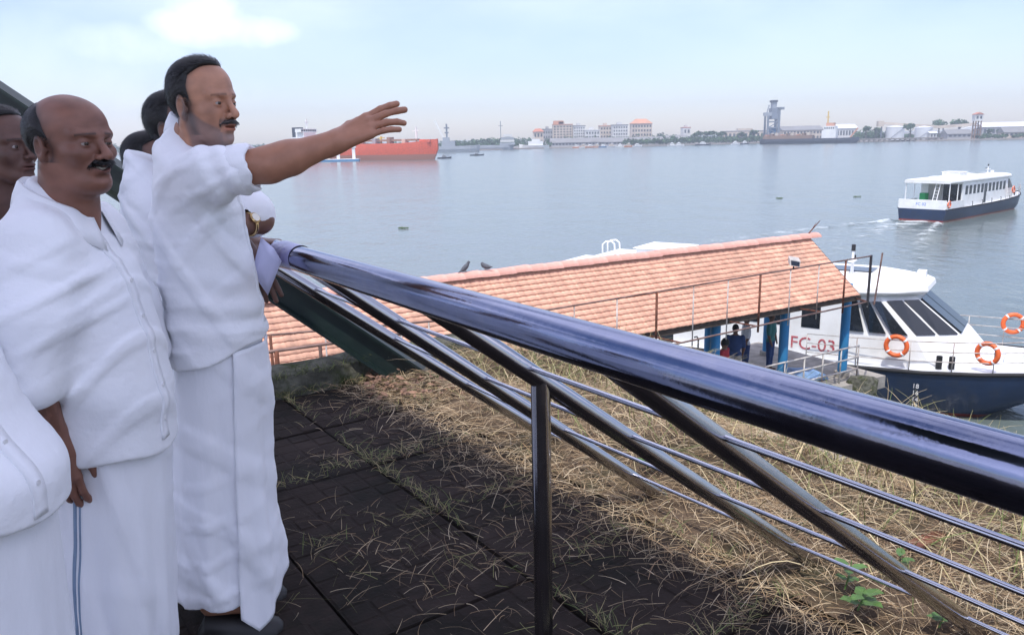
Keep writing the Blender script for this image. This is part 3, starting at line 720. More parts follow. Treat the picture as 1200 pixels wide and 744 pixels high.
    for s_ in (-1, 1):
        for x in ((-10.0, -8.0) if ro < -9 else ()):
            mb = MB(); mb.tube([(x, s_*2.15, 1.3), (x, s_*2.15, 3.77)], .05, 8); mb.build('roof_post', 'white_plain', ft)
    # stern: bulwark, transom seat, ladder
    mb = MB(); mb.box((-11.0, -2.35, 1.25), (-10.9, 2.35, 2.15)); mb.build('stern_bulwark', 'white_paint', ft, bevel=.02)
    for s_ in (-1, 1):
        mb = MB(); mb.box((-10.9, s_*2.38-.04, 1.25), (-6.7, s_*2.38+.04, 2.0)); mb.build('side_bulwark', 'white_paint', ft)
    mb = MB(); mb.box((-6.68, -1.95, 1.3), (-6.62, -.2, 3.5)); mb.build('cabin_opening', 'glass', cab)
    M.setdefault('grey_wall', mat('grey_wall', (.38, .37, .35), .7)); mb = MB(); mb.box((-6.68, -.1, 1.3), (-6.62, 1.3, 3.5)); mb.build('cabin_back_panel', 'grey_wall', cab)
    M.setdefault('green_cloth', mat('green_cloth', (.03, .3, .1), .8)); mb = MB(); mb.box((-8.0, 1.0, 1.3), (-7.2, 1.6, 2.6)); mb.build('engine_box', 'green_cloth', ft, bevel=.03)
    mb = MB()
    for y in (-1.15, -.75): mb.bar((-10.7, y, 1.3), (-9.8, y, 3.8), .06, .06)
    for k in range(8): t = k/8+.06; mb.bar((-10.7+.9*t, -1.15, 1.3+2.5*t), (-10.7+.9*t, -.75, 1.3+2.5*t), .05, .04)
    if ro < -9: mb.build('ladder', 'white_plain', ft)
    # bow rails
    for s_ in (-1, 1):
        base = [(4.6, 2.40, 1.32), (6.2, 2.40, 1.38), (7.8, 2.36, 1.46), (9.0, 2.22, 1.53), (10.1, 2.0, 1.6), (11.0, 1.65, 1.68), (11.6, 1.3, 1.74)]
        base = [Vector((a, s_*b, c)) for a, b, c in base]
        for z in (.34, .66, .98):
            mb = MB(); mb.tube([p+Vector((0, 0, z)) for p in base], .017, 6); mb.build('bow_rail', 'rail_pale', ft, smooth=True)
        for p in base:
            mb = MB(); mb.tube([p, p+Vector((0, 0, .98))], .018, 6); mb.build('stanchion', 'rail_pale', ft, smooth=True)
    for x, y in ((8.6, -1.9), (8.95, -1.8), (8.6, 1.9), (8.95, 1.8)):
        mb = MB(); mb.lathe([(0, 1.5), (.09, 1.5), (.09, 1.95), (0, 1.97)], (x, y, 0), 10); mb.build('bollard', 'black_rubber', ft)
    mb = MB(); mb.box((10.3, -.5, 1.6), (10.8, .5, 1.95)); mb.build('anchor_locker', 'white_plain', ft, bevel=.03)
    mb = MB(); mb.tube([(11.0, -.3, 1.7), (11.0, -.3, 2.1), (11.4, .2, 1.95), (11.55, .5, 1.85)], .06, 8); mb.build('anchor', 'black_rubber', ft)
    if mirror_text:
        text('registration_letters', mirror_text, .62, 'red_letter', ft, basis((1, 0, 0), (0, 0, 1), (0, -1, 0), (4.72, -2.112, 1.86)), .004)
        a_ = math.atan2(.0, 1)
        text('hull_lettering', 'MARUPAM 2/21', .26, 'white_letter', ft, basis((1, 0, .012), (0, -.07, 1), (0, -1, -.07), (6.2, -2.515, 1.08)), .012)
        for k, s__ in enumerate(('18', '16', '14', '12')):
            text('draught_mark', s__, .2, 'white_letter', ft, basis((1, 0.05, 0), (.05, -.1, 1), (0.05, -1, -.1), (8.05, -2.37+.035*k, .98-.23*k)), .02)
    if stern_text:
        text('stern_lettering', stern_text, .42, 'blue_letter', ft, basis((0, -1, 0), (0, 0, 1), (-1, 0, 0), (-11.008, .1, 1.7)), .004)
    return ft
def ring_buoy(name, mw, lab, r=.31):
    b = empty(name); b.matrix_world = mw
    mb = MB(); mb.tube([(r*math.cos(a*.2618), 0, r*math.sin(a*.2618)) for a in range(24)], .075, 10, closed=True); mb.build('ring', 'orange', b, smooth=True)
    for k in range(4):
        a0 = k*math.pi/2+.6
        mb = MB(); mb.tube([(r*math.cos(a0+t*.06), 0, r*math.sin(a0+t*.06)) for t in range(4)], .079, 10); mb.build('band', 'white_plain', b, smooth=True)
    tag(b, lab, 'lifebuoy', 'lifebuoys on the ferries'); return b
f1 = ferry('passenger_ferry', 'FC-03', None, -4.9, 2.0)
h1 = math.atan2(-.57, .82)
pc = G(1159, 438, CAMZ-7.42)           # near bow corner of the deck
corner = Vector((10.0, -1.93, 0))
f1.rotation_euler = (0, 0, h1); rm = Matrix.Rotation(h1, 4, 'Z'); o1 = Vector((pc.x, pc.y, WZ))-rm @ corner
f1.location = (o1.x, o1.y, WZ)
tag(f1, 'white and navy passenger ferry marked FC-03 moored at the tiled jetty', 'ferry')
fm = Matrix.Translation(f1.location) @ rm
for (x, y, z, rz, lab) in ((7.4, -2.46, 2.25, -.05, 'orange lifebuoy on the bow rail nearest the moored ferry windows'), (9.9, -1.93, 2.22, -.35, 'orange lifebuoy at the near bow corner of the moored ferry'), (10.35, 1.9, 2.45, .35, 'orange lifebuoy on the far bow rail of the moored ferry')):
    ring_buoy('lifebuoy', fm @ Matrix.Translation((x, y, z)) @ Matrix.Rotation(rz, 4, 'Z'), lab)
f2 = ferry('passenger_ferry', None, 'FC 02')
sc_ = G(1107, 261, WZ); bw = G(1190, 240.5, WZ); hd = (bw-sc_); h2 = math.atan2(hd.y, hd.x)-.07
f2.rotation_euler = (0, 0, h2); rm2 = Matrix.Rotation(h2, 4, 'Z'); o2 = sc_-rm2 @ Vector((-11, -2.35, 0)); f2.location = (o2.x, o2.y, WZ)
tag(f2, 'white and navy passenger ferry sailing away across open water', 'ferry')
fm2 = Matrix.Translation(f2.location) @ rm2
ring_buoy('lifebuoy', fm2 @ Matrix.Translation((6.5, -2.45, 2.3)), 'orange lifebuoy on the rail of the ferry sailing away', .34)
ring_buoy('lifebuoy', fm2 @ Matrix.Translation((-10.6, -2.46, 1.75)), 'orange lifebuoy at the stern corner of the ferry sailing away', .3)
print('ferries', f1.location, f2.location, h2)
# wake of the sailing ferry: a low rippled sheet with broken foam
def wake_mat():
    m = bpy.data.materials.new('foam'); m.use_nodes = True; t = m.node_tree; n = t.nodes; l = t.links; b = n['Principled BSDF']
    b.inputs['Roughness'].default_value = .25; b.inputs['IOR'].default_value = 1.33
    tcn = n.new('ShaderNodeTexCoord'); no = n.new('ShaderNodeTexNoise'); no.inputs['Scale'].default_value = .9; no.inputs['Detail'].default_value = 8; no.inputs['Roughness'].default_value = .7; l.new(tcn.outputs['Object'], no.inputs['Vector'])
    at_ = n.new('ShaderNodeAttribute'); at_.attribute_name = 'col'
    ad = n.new('ShaderNodeMath'); ad.operation = 'ADD'; l.new(no.outputs['Fac'], ad.inputs[0]); l.new(at_.outputs['Fac'], ad.inputs[1])
    mr = n.new('ShaderNodeMapRange'); mr.inputs[1].default_value = .60; mr.inputs[2].default_value = .95; l.new(ad.outputs[0], mr.inputs[0])
    b.inputs['Base Color'].default_value = (.62, .68, .68, 1); l.new(mr.outputs[0], b.inputs['Alpha'])
    bp = n.new('ShaderNodeBump'); bp.inputs['Strength'].default_value = .6; bp.inputs['Distance'].default_value = .25; l.new(no.outputs['Fac'], bp.inputs['Height']); l.new(bp.outputs[0], b.inputs['Normal'])
    return m
M['foam'] = wake_mat()
nx_, ny_ = 90, 36; V_ = []; C_ = []; F_ = []
for i in range(nx_):
    s_ = i/(nx_-1); x = -10.5-s_*38
    for j in range(ny_):
        t = j/(ny_-1)*2-1; wd = 2.6+s_*13; y = t*wd - 5.5*s_*s_
        edge = min(1, (1-abs(t))*5)
        arm = math.exp(-((abs(t)-.72)/.12)**2)
        z = (.02+.11*arm*(1-s_)*(1+math.sin(x*1.3+abs(t)*9))+.05*(1-s_)*math.sin(x*2.1+t*5))*edge+.004
        V_.append((x, y, z)); C_.append([max(0, .50*math.exp(-((t)/.45)**2)*math.exp(-s_*3.2)+.30*arm*math.exp(-s_*1.5)-.02)*edge]*3)
for i in range(nx_-1):
    for j in range(ny_-1): a_ = i*ny_+j; F_.append((a_, a_+1, a_+ny_+1, a_+ny_))
wk = npmesh('wake', V_, F_, 'foam', None, True, C_); wk.matrix_world = fm2; tag(wk, 'foamy wake trailing behind the sailing ferry', 'wake', kind='stuff')
# small clumps of floating weed
M['weed'] = mat('weed', (.05, .09, .03), .8)
for k, (u, v) in enumerate(((472, 268), (914, 233), (1003, 231))):
    p = G(u, v, WZ); mb = MB(); r5 = random.Random(k); s_ = .35 if v < 300 else .2
    for t in range(9):
        a_ = r5.uniform(0, 6.3); rr_ = r5.uniform(0, s_); c = p+Vector((math.cos(a_)*rr_*1.8, math.sin(a_)*rr_, .02)); s2 = s_*.4
        mb.lathe([(0, 0), (s2, .02), (s2*.8, .1), (0, .16)], c, 6)
    tag(mb.build('floating_weed', 'weed'), ['clump of water weed drifting left of the open water', 'clump of water weed midway to the far shore', 'clump of water weed left of the sailing ferry', 'small weed clump beyond the moored ferry', 'faint weed clump beneath the pointing arm'][k], 'water weed', 'floating weed clumps')

def far_figure(u, yl, shirt, lower, lab, h=1.66, lean=0.):
    lo = -H2
    while proj(jm @ Vector((lo, yl, 1.2)))[0] < u and lo < H2: lo += .03
    p = empty('person', jm @ Vector((lo, yl, 0)), math.atan2(DR.y, DR.x)+lean); g0 = (-.35, -.3, 0.); P, ax = grid(g0, (.35, .3, 1.8), .02)
    d = ell(P, (0, 0, h-.12), (.10, .08, .125)); d = smin(d, cone(P, (0, 0, h-.24), (0, 0, h-.34), .05, .055), .03); d = smin(d, ell(P, (0, 0, h*.70), (.11, .17, .27)), .04)
    for s_ in (-1, 1):
        d = smin(d, cone(P, (0, s_*.19, h*.80), (.03, s_*.24, h*.62), .05, .04), .04); d = smin(d, cone(P, (.03, s_*.24, h*.62), (.10, s_*.20, h*.48), .038, .028), .02); d = smin(d, ell(P, (.12, s_*.19, h*.455), (.03, .02, .045)), .02)
        d = smin(d, cone(P, (0, s_*.09, h*.52), (0, s_*.09, h*.27), .085, .06), .04); d = smin(d, cone(P, (0, s_*.09, h*.27), (-.01, s_*.09, .05), .055, .038), .03); d = smin(d, cone(P, (-.03, s_*.09, .035), (.14, s_*.1, .025), .035, .025), .02)
    v, f = nets(d, g0, .02); put_ = npmesh('body', v, f, 'far_skin', p, True)
    Z = P[2]; t = np.maximum(np.maximum(d-.016, h*.5-Z), Z-h*.835); t = np.maximum(t, -(cone([P[0], np.abs(P[1]), P[2]], (.03, .24, h*.60), (.12, .2, h*.45), .07, .08))); v, f = nets(t, g0, .02); npmesh('shirt', v, f, shirt, p, True)
    t = np.maximum(np.maximum(d-.014, Z-h*.53), .1-Z); t = np.maximum(t, -(cone([P[0], np.abs(P[1]), P[2]], (.03, .24, h*.60), (.12, .2, h*.45), .07, .08))); v, f = nets(t, g0, .02); npmesh('trousers', v, f, lower, p, True)
    t = np.maximum(np.maximum(ell(P, (-.015, 0, h-.10), (.11, .09, .125)), P[0]-.05), h-.16-Z); v, f = nets(t, g0, .02); npmesh('hair', v, f, 'black_rubber', p, True)
    tag(p, lab, 'person', 'people waiting on the jetty')
M['far_skin'] = mat('far_skin', (.16, .085, .06), .6); M['cloth_red'] = mat('cloth_red', (.35, .03, .04), .9); M['cloth_navy'] = mat('cloth_navy', (.03, .06, .16), .9); M['cloth_grey'] = mat('cloth_grey', (.25, .25, .25), .9); M['cloth_pale'] = mat('cloth_pale', (.6, .6, .62), .9); M['cloth_teal'] = mat('cloth_teal', (.04, .16, .15), .9)
far_figure(848, -1.0, 'cloth_red', 'cloth_navy', 'person in red top on the jetty beside the left blue column', 1.62, 2.0)
far_figure(861, -.3, 'cloth_navy', 'cloth_grey', 'person in dark blue on the jetty behind the one in red', 1.7, .8)
far_figure(874, .4, 'cloth_pale', 'cloth_navy', 'person in pale shirt deep under the jetty roof', 1.68, 2.6)
far_figure(903, .2, 'cloth_teal', 'cloth_navy', 'person in dark green beside the middle blue column', 1.7, -1.2)
# ------------------------------------------------------------------ far shore
def fm_(name, col, **k): M[name] = mat(name, col, k.pop('rough', .8), 0, k.pop('var', .1), k.pop('vscale', .15), **k)
fm_('wall_white', (.62, .62, .60), dirt=(.4, .38, .35), dscale=.1, damt=.5); fm_('wall_cream', (.55, .47, .38), dirt=(.36, .3, .25), dscale=.1, damt=.5); fm_('wall_grey', (.36, .36, .36)); fm_('wall_orange', (.55, .27, .16), dirt=(.4, .25, .18), dscale=.1, damt=.5)
fm_('roof_red', (.45, .17, .10)); fm_('roof_grey', (.22, .22, .22), dirt=(.14, .13, .12), dscale=.1, damt=.6); fm_('pane', (.05, .06, .07), rough=.3); fm_('ship_grey', (.30, .33, .36)); fm_('ship_white', (.74, .75, .74)); fm_('ship_dark', (.03, .04, .06))
fm_('boat_orange', (.6, .2, .06)); fm_('boat_blue', (.05, .18, .35)); fm_('tank_white', (.62, .65, .68), var=.05); fm_('crane_grey', (.16, .19, .23)); fm_('far_brown', (.24, .15, .10), dirt=(.14, .08, .06), dscale=.2, damt=.7); fm_('quay', (.22, .2, .18), dirt=(.12, .11, .1), dscale=.1, damt=.6)
fm_('tree_leaf', (.055, .115, .04), var=.35, vscale=.3, rnd=.3); fm_('bark', (.09, .07, .05)); fm_('yellow_paint', (.6, .4, .06))
front = [(-500, 194.5), (200, 180.5), (530, 177.5), (645, 174.2), (780, 171), (900, 168), (1000, 166.8), (1200, 163.6), (1700, 160)]
fp = [G(u, v, WZ) for u, v in front]; LZ = WZ+.9
def shoreY(u):
    for (a, b), p, q in zip(zip(front, front[1:]), fp, fp[1:]):
        if a[0] <= u <= b[0]: return G(u, a[1]+(b[1]-a[1])*(u-a[0])/(b[0]-a[0]), WZ).y
    return fp[-1].y
mb = MB()
mb.loft([[Vector((p.x, p.y, WZ-2)) for p in fp], [Vector((p.x, p.y+1, LZ)) for p in fp], [Vector((p.x*1.05, p.y+60, LZ+.2)) for p in fp], [Vector((p.x*5, p.y+3500, LZ+1)) for p in fp]], cap=False, wrap=False)
tag(mb.build('far_shore', 'quay'), kind='structure')
def P_(u, Y): q = W(u, 165, Y); return q.x
def zat(u, v, Y): return W(u, v, Y).z
def facade_windows(parent, x0, x1, y, z0, z1, nx, nz, m='pane', fill=(.55, .5)):
    dx = (x1-x0)/nx; dz = (z1-z0)/nz
    me = None
    for i in range(nx):
        for j in range(nz):
            if me is None:
                mb = MB(); mb.box((0, -.15, 0), (dx*fill[0], .05, dz*fill[1])); o = mb.build('window', m, parent); me = o.data
            else: o = bpy.data.objects.new('window', me); COL.objects.link(o); o.parent = parent
            o.location = (x0+dx*(i+.22), y, z0+dz*(j+.28))
def building(u0, u1, vt, back, lab, wall, nx=0, nz=0, roof=None, roofm='roof_grey', dep=14, name='building', base=None, top=None):
    Y = shoreY((u0+u1)/2)+back; x0, x1 = P_(u0, Y), P_(u1, Y); zt = zat((u0+u1)/2, vt, Y); zb = LZ+(base or 0)
    e = empty(name, ((x0+x1)/2, Y, zb)); w2 = (x1-x0)/2; h = zt-zb
    mb = MB(); mb.box((-w2, 0, -1.5), (w2, dep, h)); mb.build('wall', wall, e)
    if nx: facade_windows(e, -w2+.4, w2-.4, 0, h*.12 if nz > 1 else h*.2, h*.97, nx, nz)
    if roof == 'gable':
        mb = MB(); mb.prism([(-.8, h), (dep/2, h+min(4, w2*.5)), (dep+.8, h), (dep+.8, h-.3), (-.8, h-.3)], lambda p: (-w2-.8, p[0], p[1]), lambda p: (w2+.8, p[0], p[1])); mb.build('roof', roofm, e)
    elif roof == 'flat':
        mb = MB(); mb.box((-w2-.3, -.4, h), (w2+.3, dep+.4, h+.7)); r_ = mb.build('roof', roofm, e)
        mb = MB(); mb.box((-w2*.4, 2, h+.7), (w2*.2, dep*.6, h+3)); mb.build('stair_head', wall, r_)
    elif roof == 'hip':
        mb = MB(); hh = min(5, w2*.6); mb.loft([[(-w2-.8, -.8, h), (w2+.8, -.8, h), (w2+.8, dep+.8, h), (-w2-.8, dep+.8, h)], [(-w2*.5, dep*.45, h+hh), (w2*.5, dep*.45, h+hh), (w2*.5, dep*.55, h+hh), (-w2*.5, dep*.55, h+hh)]]); mb.build('roof', roofm, e)
    if top: top(e, w2, h, dep)
    tag(e, lab, 'building'); return e
building(625, 637, 154.5, 60, 'small cream block with red roof left of the tall grey block', 'wall_cream', 3, 2, 'hip', 'roof_red')
building(636, 648, 152, 90, 'weathered grey block behind the small cream one', 'wall_grey', 4, 3, 'flat')
def orange_top(e, w2, h, dep):
    mb = MB(); mb.box((-w2*.9, 2, h+.7), (w2*.1, dep-2, h+4)); mb.build('penthouse', 'wall_orange', e)
building(648, 671, 146.5, 80, 'tall pale block with dark stair tower and orange penthouse', 'wall_cream', 6, 7, 'flat', 'wall_orange', top=orange_top)
building(672, 686, 148, 75, 'white tower block with dark upright window bands', 'wall_white', 5, 6, 'flat')
building(686, 703, 153, 60, 'low long white block right of the white tower', 'wall_white', 5, 3, 'flat', 'wall_white')
building(703, 717, 148, 110, 'cream block with set-back top behind the low white block', 'wall_cream', 4, 4, 'flat', 'wall_orange')
building(718, 736, 147, 90, 'grey white block with dark roof left of the orange roofed one', 'wall_white', 6, 5, 'flat')
building(740, 764, 145, 140, 'large orange roofed block standing on the wooded rise', 'wall_cream', 7, 4, 'hip', 'wall_orange')
building(646, 702, 167, 25, 'long low grey warehouse with sagging roof at the water', 'wall_grey', 14, 1, 'gable', 'roof_grey', dep=22, name='warehouse')
building(704, 778, 166, 30, 'longest grey warehouse below the orange roofed block', 'wall_grey', 16, 1, 'gable', 'roof_grey', dep=24, name='warehouse')
building(800.5, 809, 150, 130, 'small pink white tower house alone above the trees', 'wall_white', 2, 2, 'flat', 'roof_red')
building(782, 806, 163.5, 30, 'low shed with pale roof left of the dense trees', 'wall_grey', 5, 1, 'gable', 'roof_grey', dep=12, name='warehouse')
building(848, 905, 154, 120, 'long flat roofed shed behind the trees left of the crane', 'wall_cream', 12, 1, 'flat', 'roof_grey', name='warehouse')
building(917, 964, 152.5, 60, 'long cream cargo shed right of the dock crane', 'wall_cream', 12, 2, 'gable', 'roof_grey', dep=24, name='warehouse')
building(976, 1004, 150.5, 90, 'pale shed with bright roof right of the cargo ship bridge', 'wall_white', 8, 1, 'gable', 'tank_white', dep=20, name='warehouse')
building(1089, 1097, 156, 10, 'small white pump house right of the second tank', 'wall_white', 2, 1, 'gable', 'tank_white', dep=5)
building(1150, 1212, 148.5, 60, 'long white roofed conveyor shed at the right end of the shore', 'wall_grey', 12, 1, 'gable', 'tank_white', dep=16, name='warehouse')
building(1110, 1138, 157, 40, 'low grey shed under the sloping conveyor', 'wall_grey', 5, 1, 'gable', 'roof_grey', dep=12, name='warehouse')
building(1176, 1204, 155, 20, 'small shed with grey gable at the far right water edge', 'wall_cream', 5, 1, 'gable', 'roof_grey', dep=9)
# conveyor gallery with head tower
Yc = shoreY(1100)+45
e = empty('conveyor', (P_(1030, Yc), Yc, LZ)); ox, oz = e.location.x, LZ
mb = MB(); mb.bar((0, 0, zat(1030, 144.5, Yc)-oz), (P_(1100, Yc)-ox, 0, zat(1100, 149, Yc)-oz), 3, 2.2); mb.bar((P_(1100, Yc)-ox, 0, zat(1100, 149, Yc)-oz), (P_(1140, Yc)-ox, 0, zat(1140, 146, Yc)-oz), 3, 2.4); mb.build('gallery', 'wall_cream', e)
mb = MB(); mb.bar((P_(1116, Yc)-ox, -4, zat(1116, 155, Yc)-oz), (P_(1141, Yc)-ox, -4, zat(1141, 148, Yc)-oz), 3, 2.6); mb.build('sloping_gallery', 'tank_white', e)
for u in (1032, 1048, 1066, 1084, 1104, 1122):
    x = P_(u, Yc)-ox; mb = MB(); mb.bar((x, 0, -1), (x, 0, zat(u, 147, Yc)-oz), .8, .8); mb.build('trestle', 'crane_grey', e)
mb = MB(); mb.box((-2.5, -2, zat(1030, 146, Yc)-oz-2), (2.5, 2, zat(1030, 142, Yc)-oz)); mb.build('end_house', 'wall_cream', e)
tag(e, 'raised cream conveyor gallery running behind the white tanks', 'conveyor')
Yt = shoreY(1143)+12; e = empty('conveyor_tower', (P_(1143, Yt), Yt, LZ)); z1 = zat(1143, 142, Yt)-LZ; z2 = zat(1143, 134.5, Yt)-LZ
for a_ in (-2.4, 2.4):
    for b_ in (-2, 2):
        mb = MB(); mb.bar((a_, b_, -1.5), (a_*.9, b_, z1), .8, .8); mb.build('leg', 'far_brown', e)
for k in range(3): mb = MB(); mb.box((-2.3, -2, z1*(k+1)/4-.3), (2.3, 2, z1*(k+1)/4+.3)); mb.build('brace', 'far_brown', e)
mb = MB(); mb.box((-3.4, -2.4, z1), (3.4, 2.4, z2)); hh = mb.build('head_house', 'wall_white', e)
facade_windows(hh, -3, 3, -2.4, z1+.5, z2-.3, 2, 1)
mb = MB(); mb.prism([(-3.9, z2), (0, z2+1.8), (3.9, z2)], lambda p: (p[0], -2.9, p[1]), lambda p: (p[0], 2.9, p[1])); mb.build('roof', 'roof_red', e)
tag(e, 'dark legged conveyor tower with white head house on the right shore', 'tower')
# storage tanks
for u0, u1, vt, lab in ((1038, 1058, 149.5, 'white storage tank left of the tree between the tanks'), (1072, 1091, 150, 'grey white storage tank right of the tree between the tanks')):
    Y = shoreY(u0)+26; x0, x1 = P_(u0, Y), P_(u1, Y); r_ = (x1-x0)/2; e = empty('storage_tank', ((x0+x1)/2, Y, LZ)); h = zat(u0, vt, Y)-LZ
    mb = MB(); mb.lathe([(0, -1), (r_, -1), (r_, h), (0, h)], (0, 0, 0), 32); mb.build('shell', 'tank_white', e, smooth='auto')
    mb = MB(); mb.lathe([(r_+.15, h-.2), (r_+.15, h+.05), (r_*.5, h+1.1), (0, h+1.5)], (0, 0, 0), 32); mb.build('roof', 'tank_white', e, smooth='auto')
    mb = MB(); mb.tube([((r_+.5)*math.cos(a), (r_+.5)*math.sin(a), h*t) for t, a in [(k/12, 3.6+k*.14) for k in range(13)]], .2, 5); mb.build('stair', 'crane_grey', e)
    tag(e, lab, 'tank', 'storage tanks')
# quay on piles
Y = shoreY(1050)-3
q0, q1 = P_(1004, Y), P_(1103, Y); e = empty('pile_quay', ((q0+q1)/2, Y, WZ)); hw = (q1-q0)/2
mb = MB(); mb.box((-hw, -3, 1.8), (hw, 5, 2.9)); mb.build('quay_deck', 'quay', e)
for k in range(17):
    x = -hw+1+k*(2*hw-2)/16; mb = MB(); mb.box((x-.7, -2.8, -1), (x+.7, -1.4, 1.8)); mb.build('pile', 'quay', e)
tag(e, 'low concrete quay on dark piles before the tanks', 'quay')
# ship unloader crane
Y = shoreY(905)-4; kx = Y/F
e = empty('dock_crane', (P_(905, Y), Y, WZ+1.5)); b0 = e.location
def cz(v): return zat(905, v, Y)-b0.z
def cu(u): return P_(u, Y)-b0.x
for u, wd in ((899, 1.6), (911.5, 2.0)):
    for yy in (0, 9):
        mb = MB(); mb.bar((cu(u), yy, -1.5), (cu(u), yy, cz(133 if u < 905 else 128)), wd, wd); mb.build('leg', 'crane_grey', e)
for v_ in (158, 150, 143): mb = MB(); mb.bar((cu(898), 0, cz(v_)), (cu(912), 0, cz(v_)), 1.2, 1.2); mb.build('crossbeam', 'crane_grey', e)
for (a_, b_) in (((899, 150), (911, 143)), ((911, 158), (899, 150))): mb = MB(); mb.bar((cu(a_[0]), 0, cz(a_[1])), (cu(b_[0]), 0, cz(b_[1])), .7, .7); mb.build('brace', 'crane_grey', e)
mb = MB(); mb.box((cu(902.5), -1, cz(140)), (cu(910), 8, cz(127))); mb.build('machinery_house', 'crane_grey', e)
mb = MB(); mb.box((cu(903.5), 0, cz(127)), (cu(908.5), 6, cz(120))); mb.build('slewing_tower', 'ship_grey', e)
mb = MB(); mb.box((cu(902.5), -1, cz(120)), (cu(909), 7, cz(117.7))); mb.build('top_cap', 'ship_dark', e)
mb = MB(); mb.box((cu(894), -1, cz(136)), (cu(902.5), 3, cz(132))); mb.bar((cu(897), 0, cz(133)), (cu(899.5), 0, cz(123)), 1, 1); mb.build('counter_boom', 'ship_grey', e)
mb = MB(); mb.box((cu(909.5), -1, cz(129)), (cu(917), 4, cz(126))); mb.build('boom_platform', 'crane_grey', e)
mb = MB(); mb.box((cu(903), 1, cz(156)), (cu(909), 6, cz(149))); mb.build('hopper', 'boat_blue', e)
tag(e, 'tall grey ship unloading crane on the far dock', 'crane')
# ---- ships
def hull(mb, L_, B_, D_, k=.14, sheer=1.0):
    rg = []
    for t, bb, zz, kz in ((0, .75, 1.02, .2), (.06, .95, 1, 0), (.2, 1, 1, -.1), (.8, 1, 1, -.1), (.92, .66, 1+.10*sheer, -.05), (1, .06, 1+.22*sheer, .0)):
        x = L_*t; h = B_/2*bb; rg.append([(x-(L_*.03 if t == 1 else 0), -h*.8, D_*kz-.6), (x, -h, D_*zz*.5), (x, -h, D_*zz), (x, h, D_*zz), (x, h, D_*zz*.5), (x-(L_*.03 if t == 1 else 0), h*.8, D_*kz-.6)])
    mb.loft(rg)
# red tanker
pb_ = G(514, 187, WZ); Ys = pb_.y; ps = G(372, 188.5, WZ); hd = pb_-ps; Ls = hd.length*1.18; an = math.atan2(hd.y, hd.x)
e = empty('tanker_ship', pb_-hd.normalized()*Ls, an); e.location.z = WZ
Dk = zat(500, 167.5, Ys)-WZ; print('tanker', Ls, Dk, Ys)
mb = MB(); hull(mb, Ls, 15, Dk); mb.build('hull', 'red_hull', e, smooth='auto')
mb = MB(); mb.box((Ls*.02, -6.0, Dk), (Ls*.11, 6.0, Dk+4)); mb.box((Ls*.05, -5.0, Dk+4), (Ls*.11, 5.0, Dk+6.5)); mb.box((Ls*.06, -6.5, Dk+6.5), (Ls*.105, 6.5, Dk+8.2)); br = mb.build('bridge_house', 'ship_white', e)
for k in range(7): mb = MB(); mb.box((Ls*.105+.0, -6.2+k*1.8, Dk+6.9), (Ls*.105+.12, -4.9+k*1.8, Dk+7.8)); mb.build('window', 'pane', br)
for k in range(8): mb = MB(); mb.box((Ls*.03+k*1.1, -6.05, Dk+2.2), (Ls*.03+k*1.1+.6, -5.95, Dk+3.2)); mb.build('window', 'pane', br)
mb = MB(); mb.box((Ls*.0, -2.5, Dk+2), (Ls*.04, 2.5, Dk+9)); mb.build('funnel', 'ship_dark', e)
mb = MB(); mb.bar((Ls*.09, 0, Dk+8), (Ls*.09, 0, Dk+13), .5, .5); mb.bar((Ls*.09, -2, Dk+11.5), (Ls*.09, 2, Dk+11.5), .3, .3); mb.build('radar_mast', 'ship_white', e)
for t, hh in ((.30, 4), (.45, 9), (.62, 3.5), (.86, 7.5)):
    mb = MB(); mb.bar((Ls*t, 0, Dk), (Ls*t, 0, Dk+hh), .7, .7); mb.bar((Ls*t-2, 0, Dk+hh*.75), (Ls*t+2, 0, Dk+hh*.8), .4, .4); mb.build('deck_mast', 'yellow_paint' if hh < 5 else 'ship_white', e)
mb = MB(); mb.bar((Ls*.15, -.6, Dk+1.4), (Ls*.88, -.6, Dk+1.5), 2.2, .9); mb.build('pipe_rack', 'far_brown', e)
for k in range(7): mb = MB(); x = Ls*(.18+k*.1); mb.box((x, -3, Dk), (x+1.8, 1, Dk+2.0+(k % 3)*.5)); mb.build('deck_gear', ('wall_cream', 'ship_grey', 'far_brown')[k % 3], e)
mb = MB(); mb.box((Ls*.9, -3.5, Dk*1.04), (Ls*.97, 3.5, Dk*1.2)); mb.build('forecastle', 'red_hull', e)
tag(e, 'long red tanker ship lying at anchor beyond the pointing hand', 'ship')
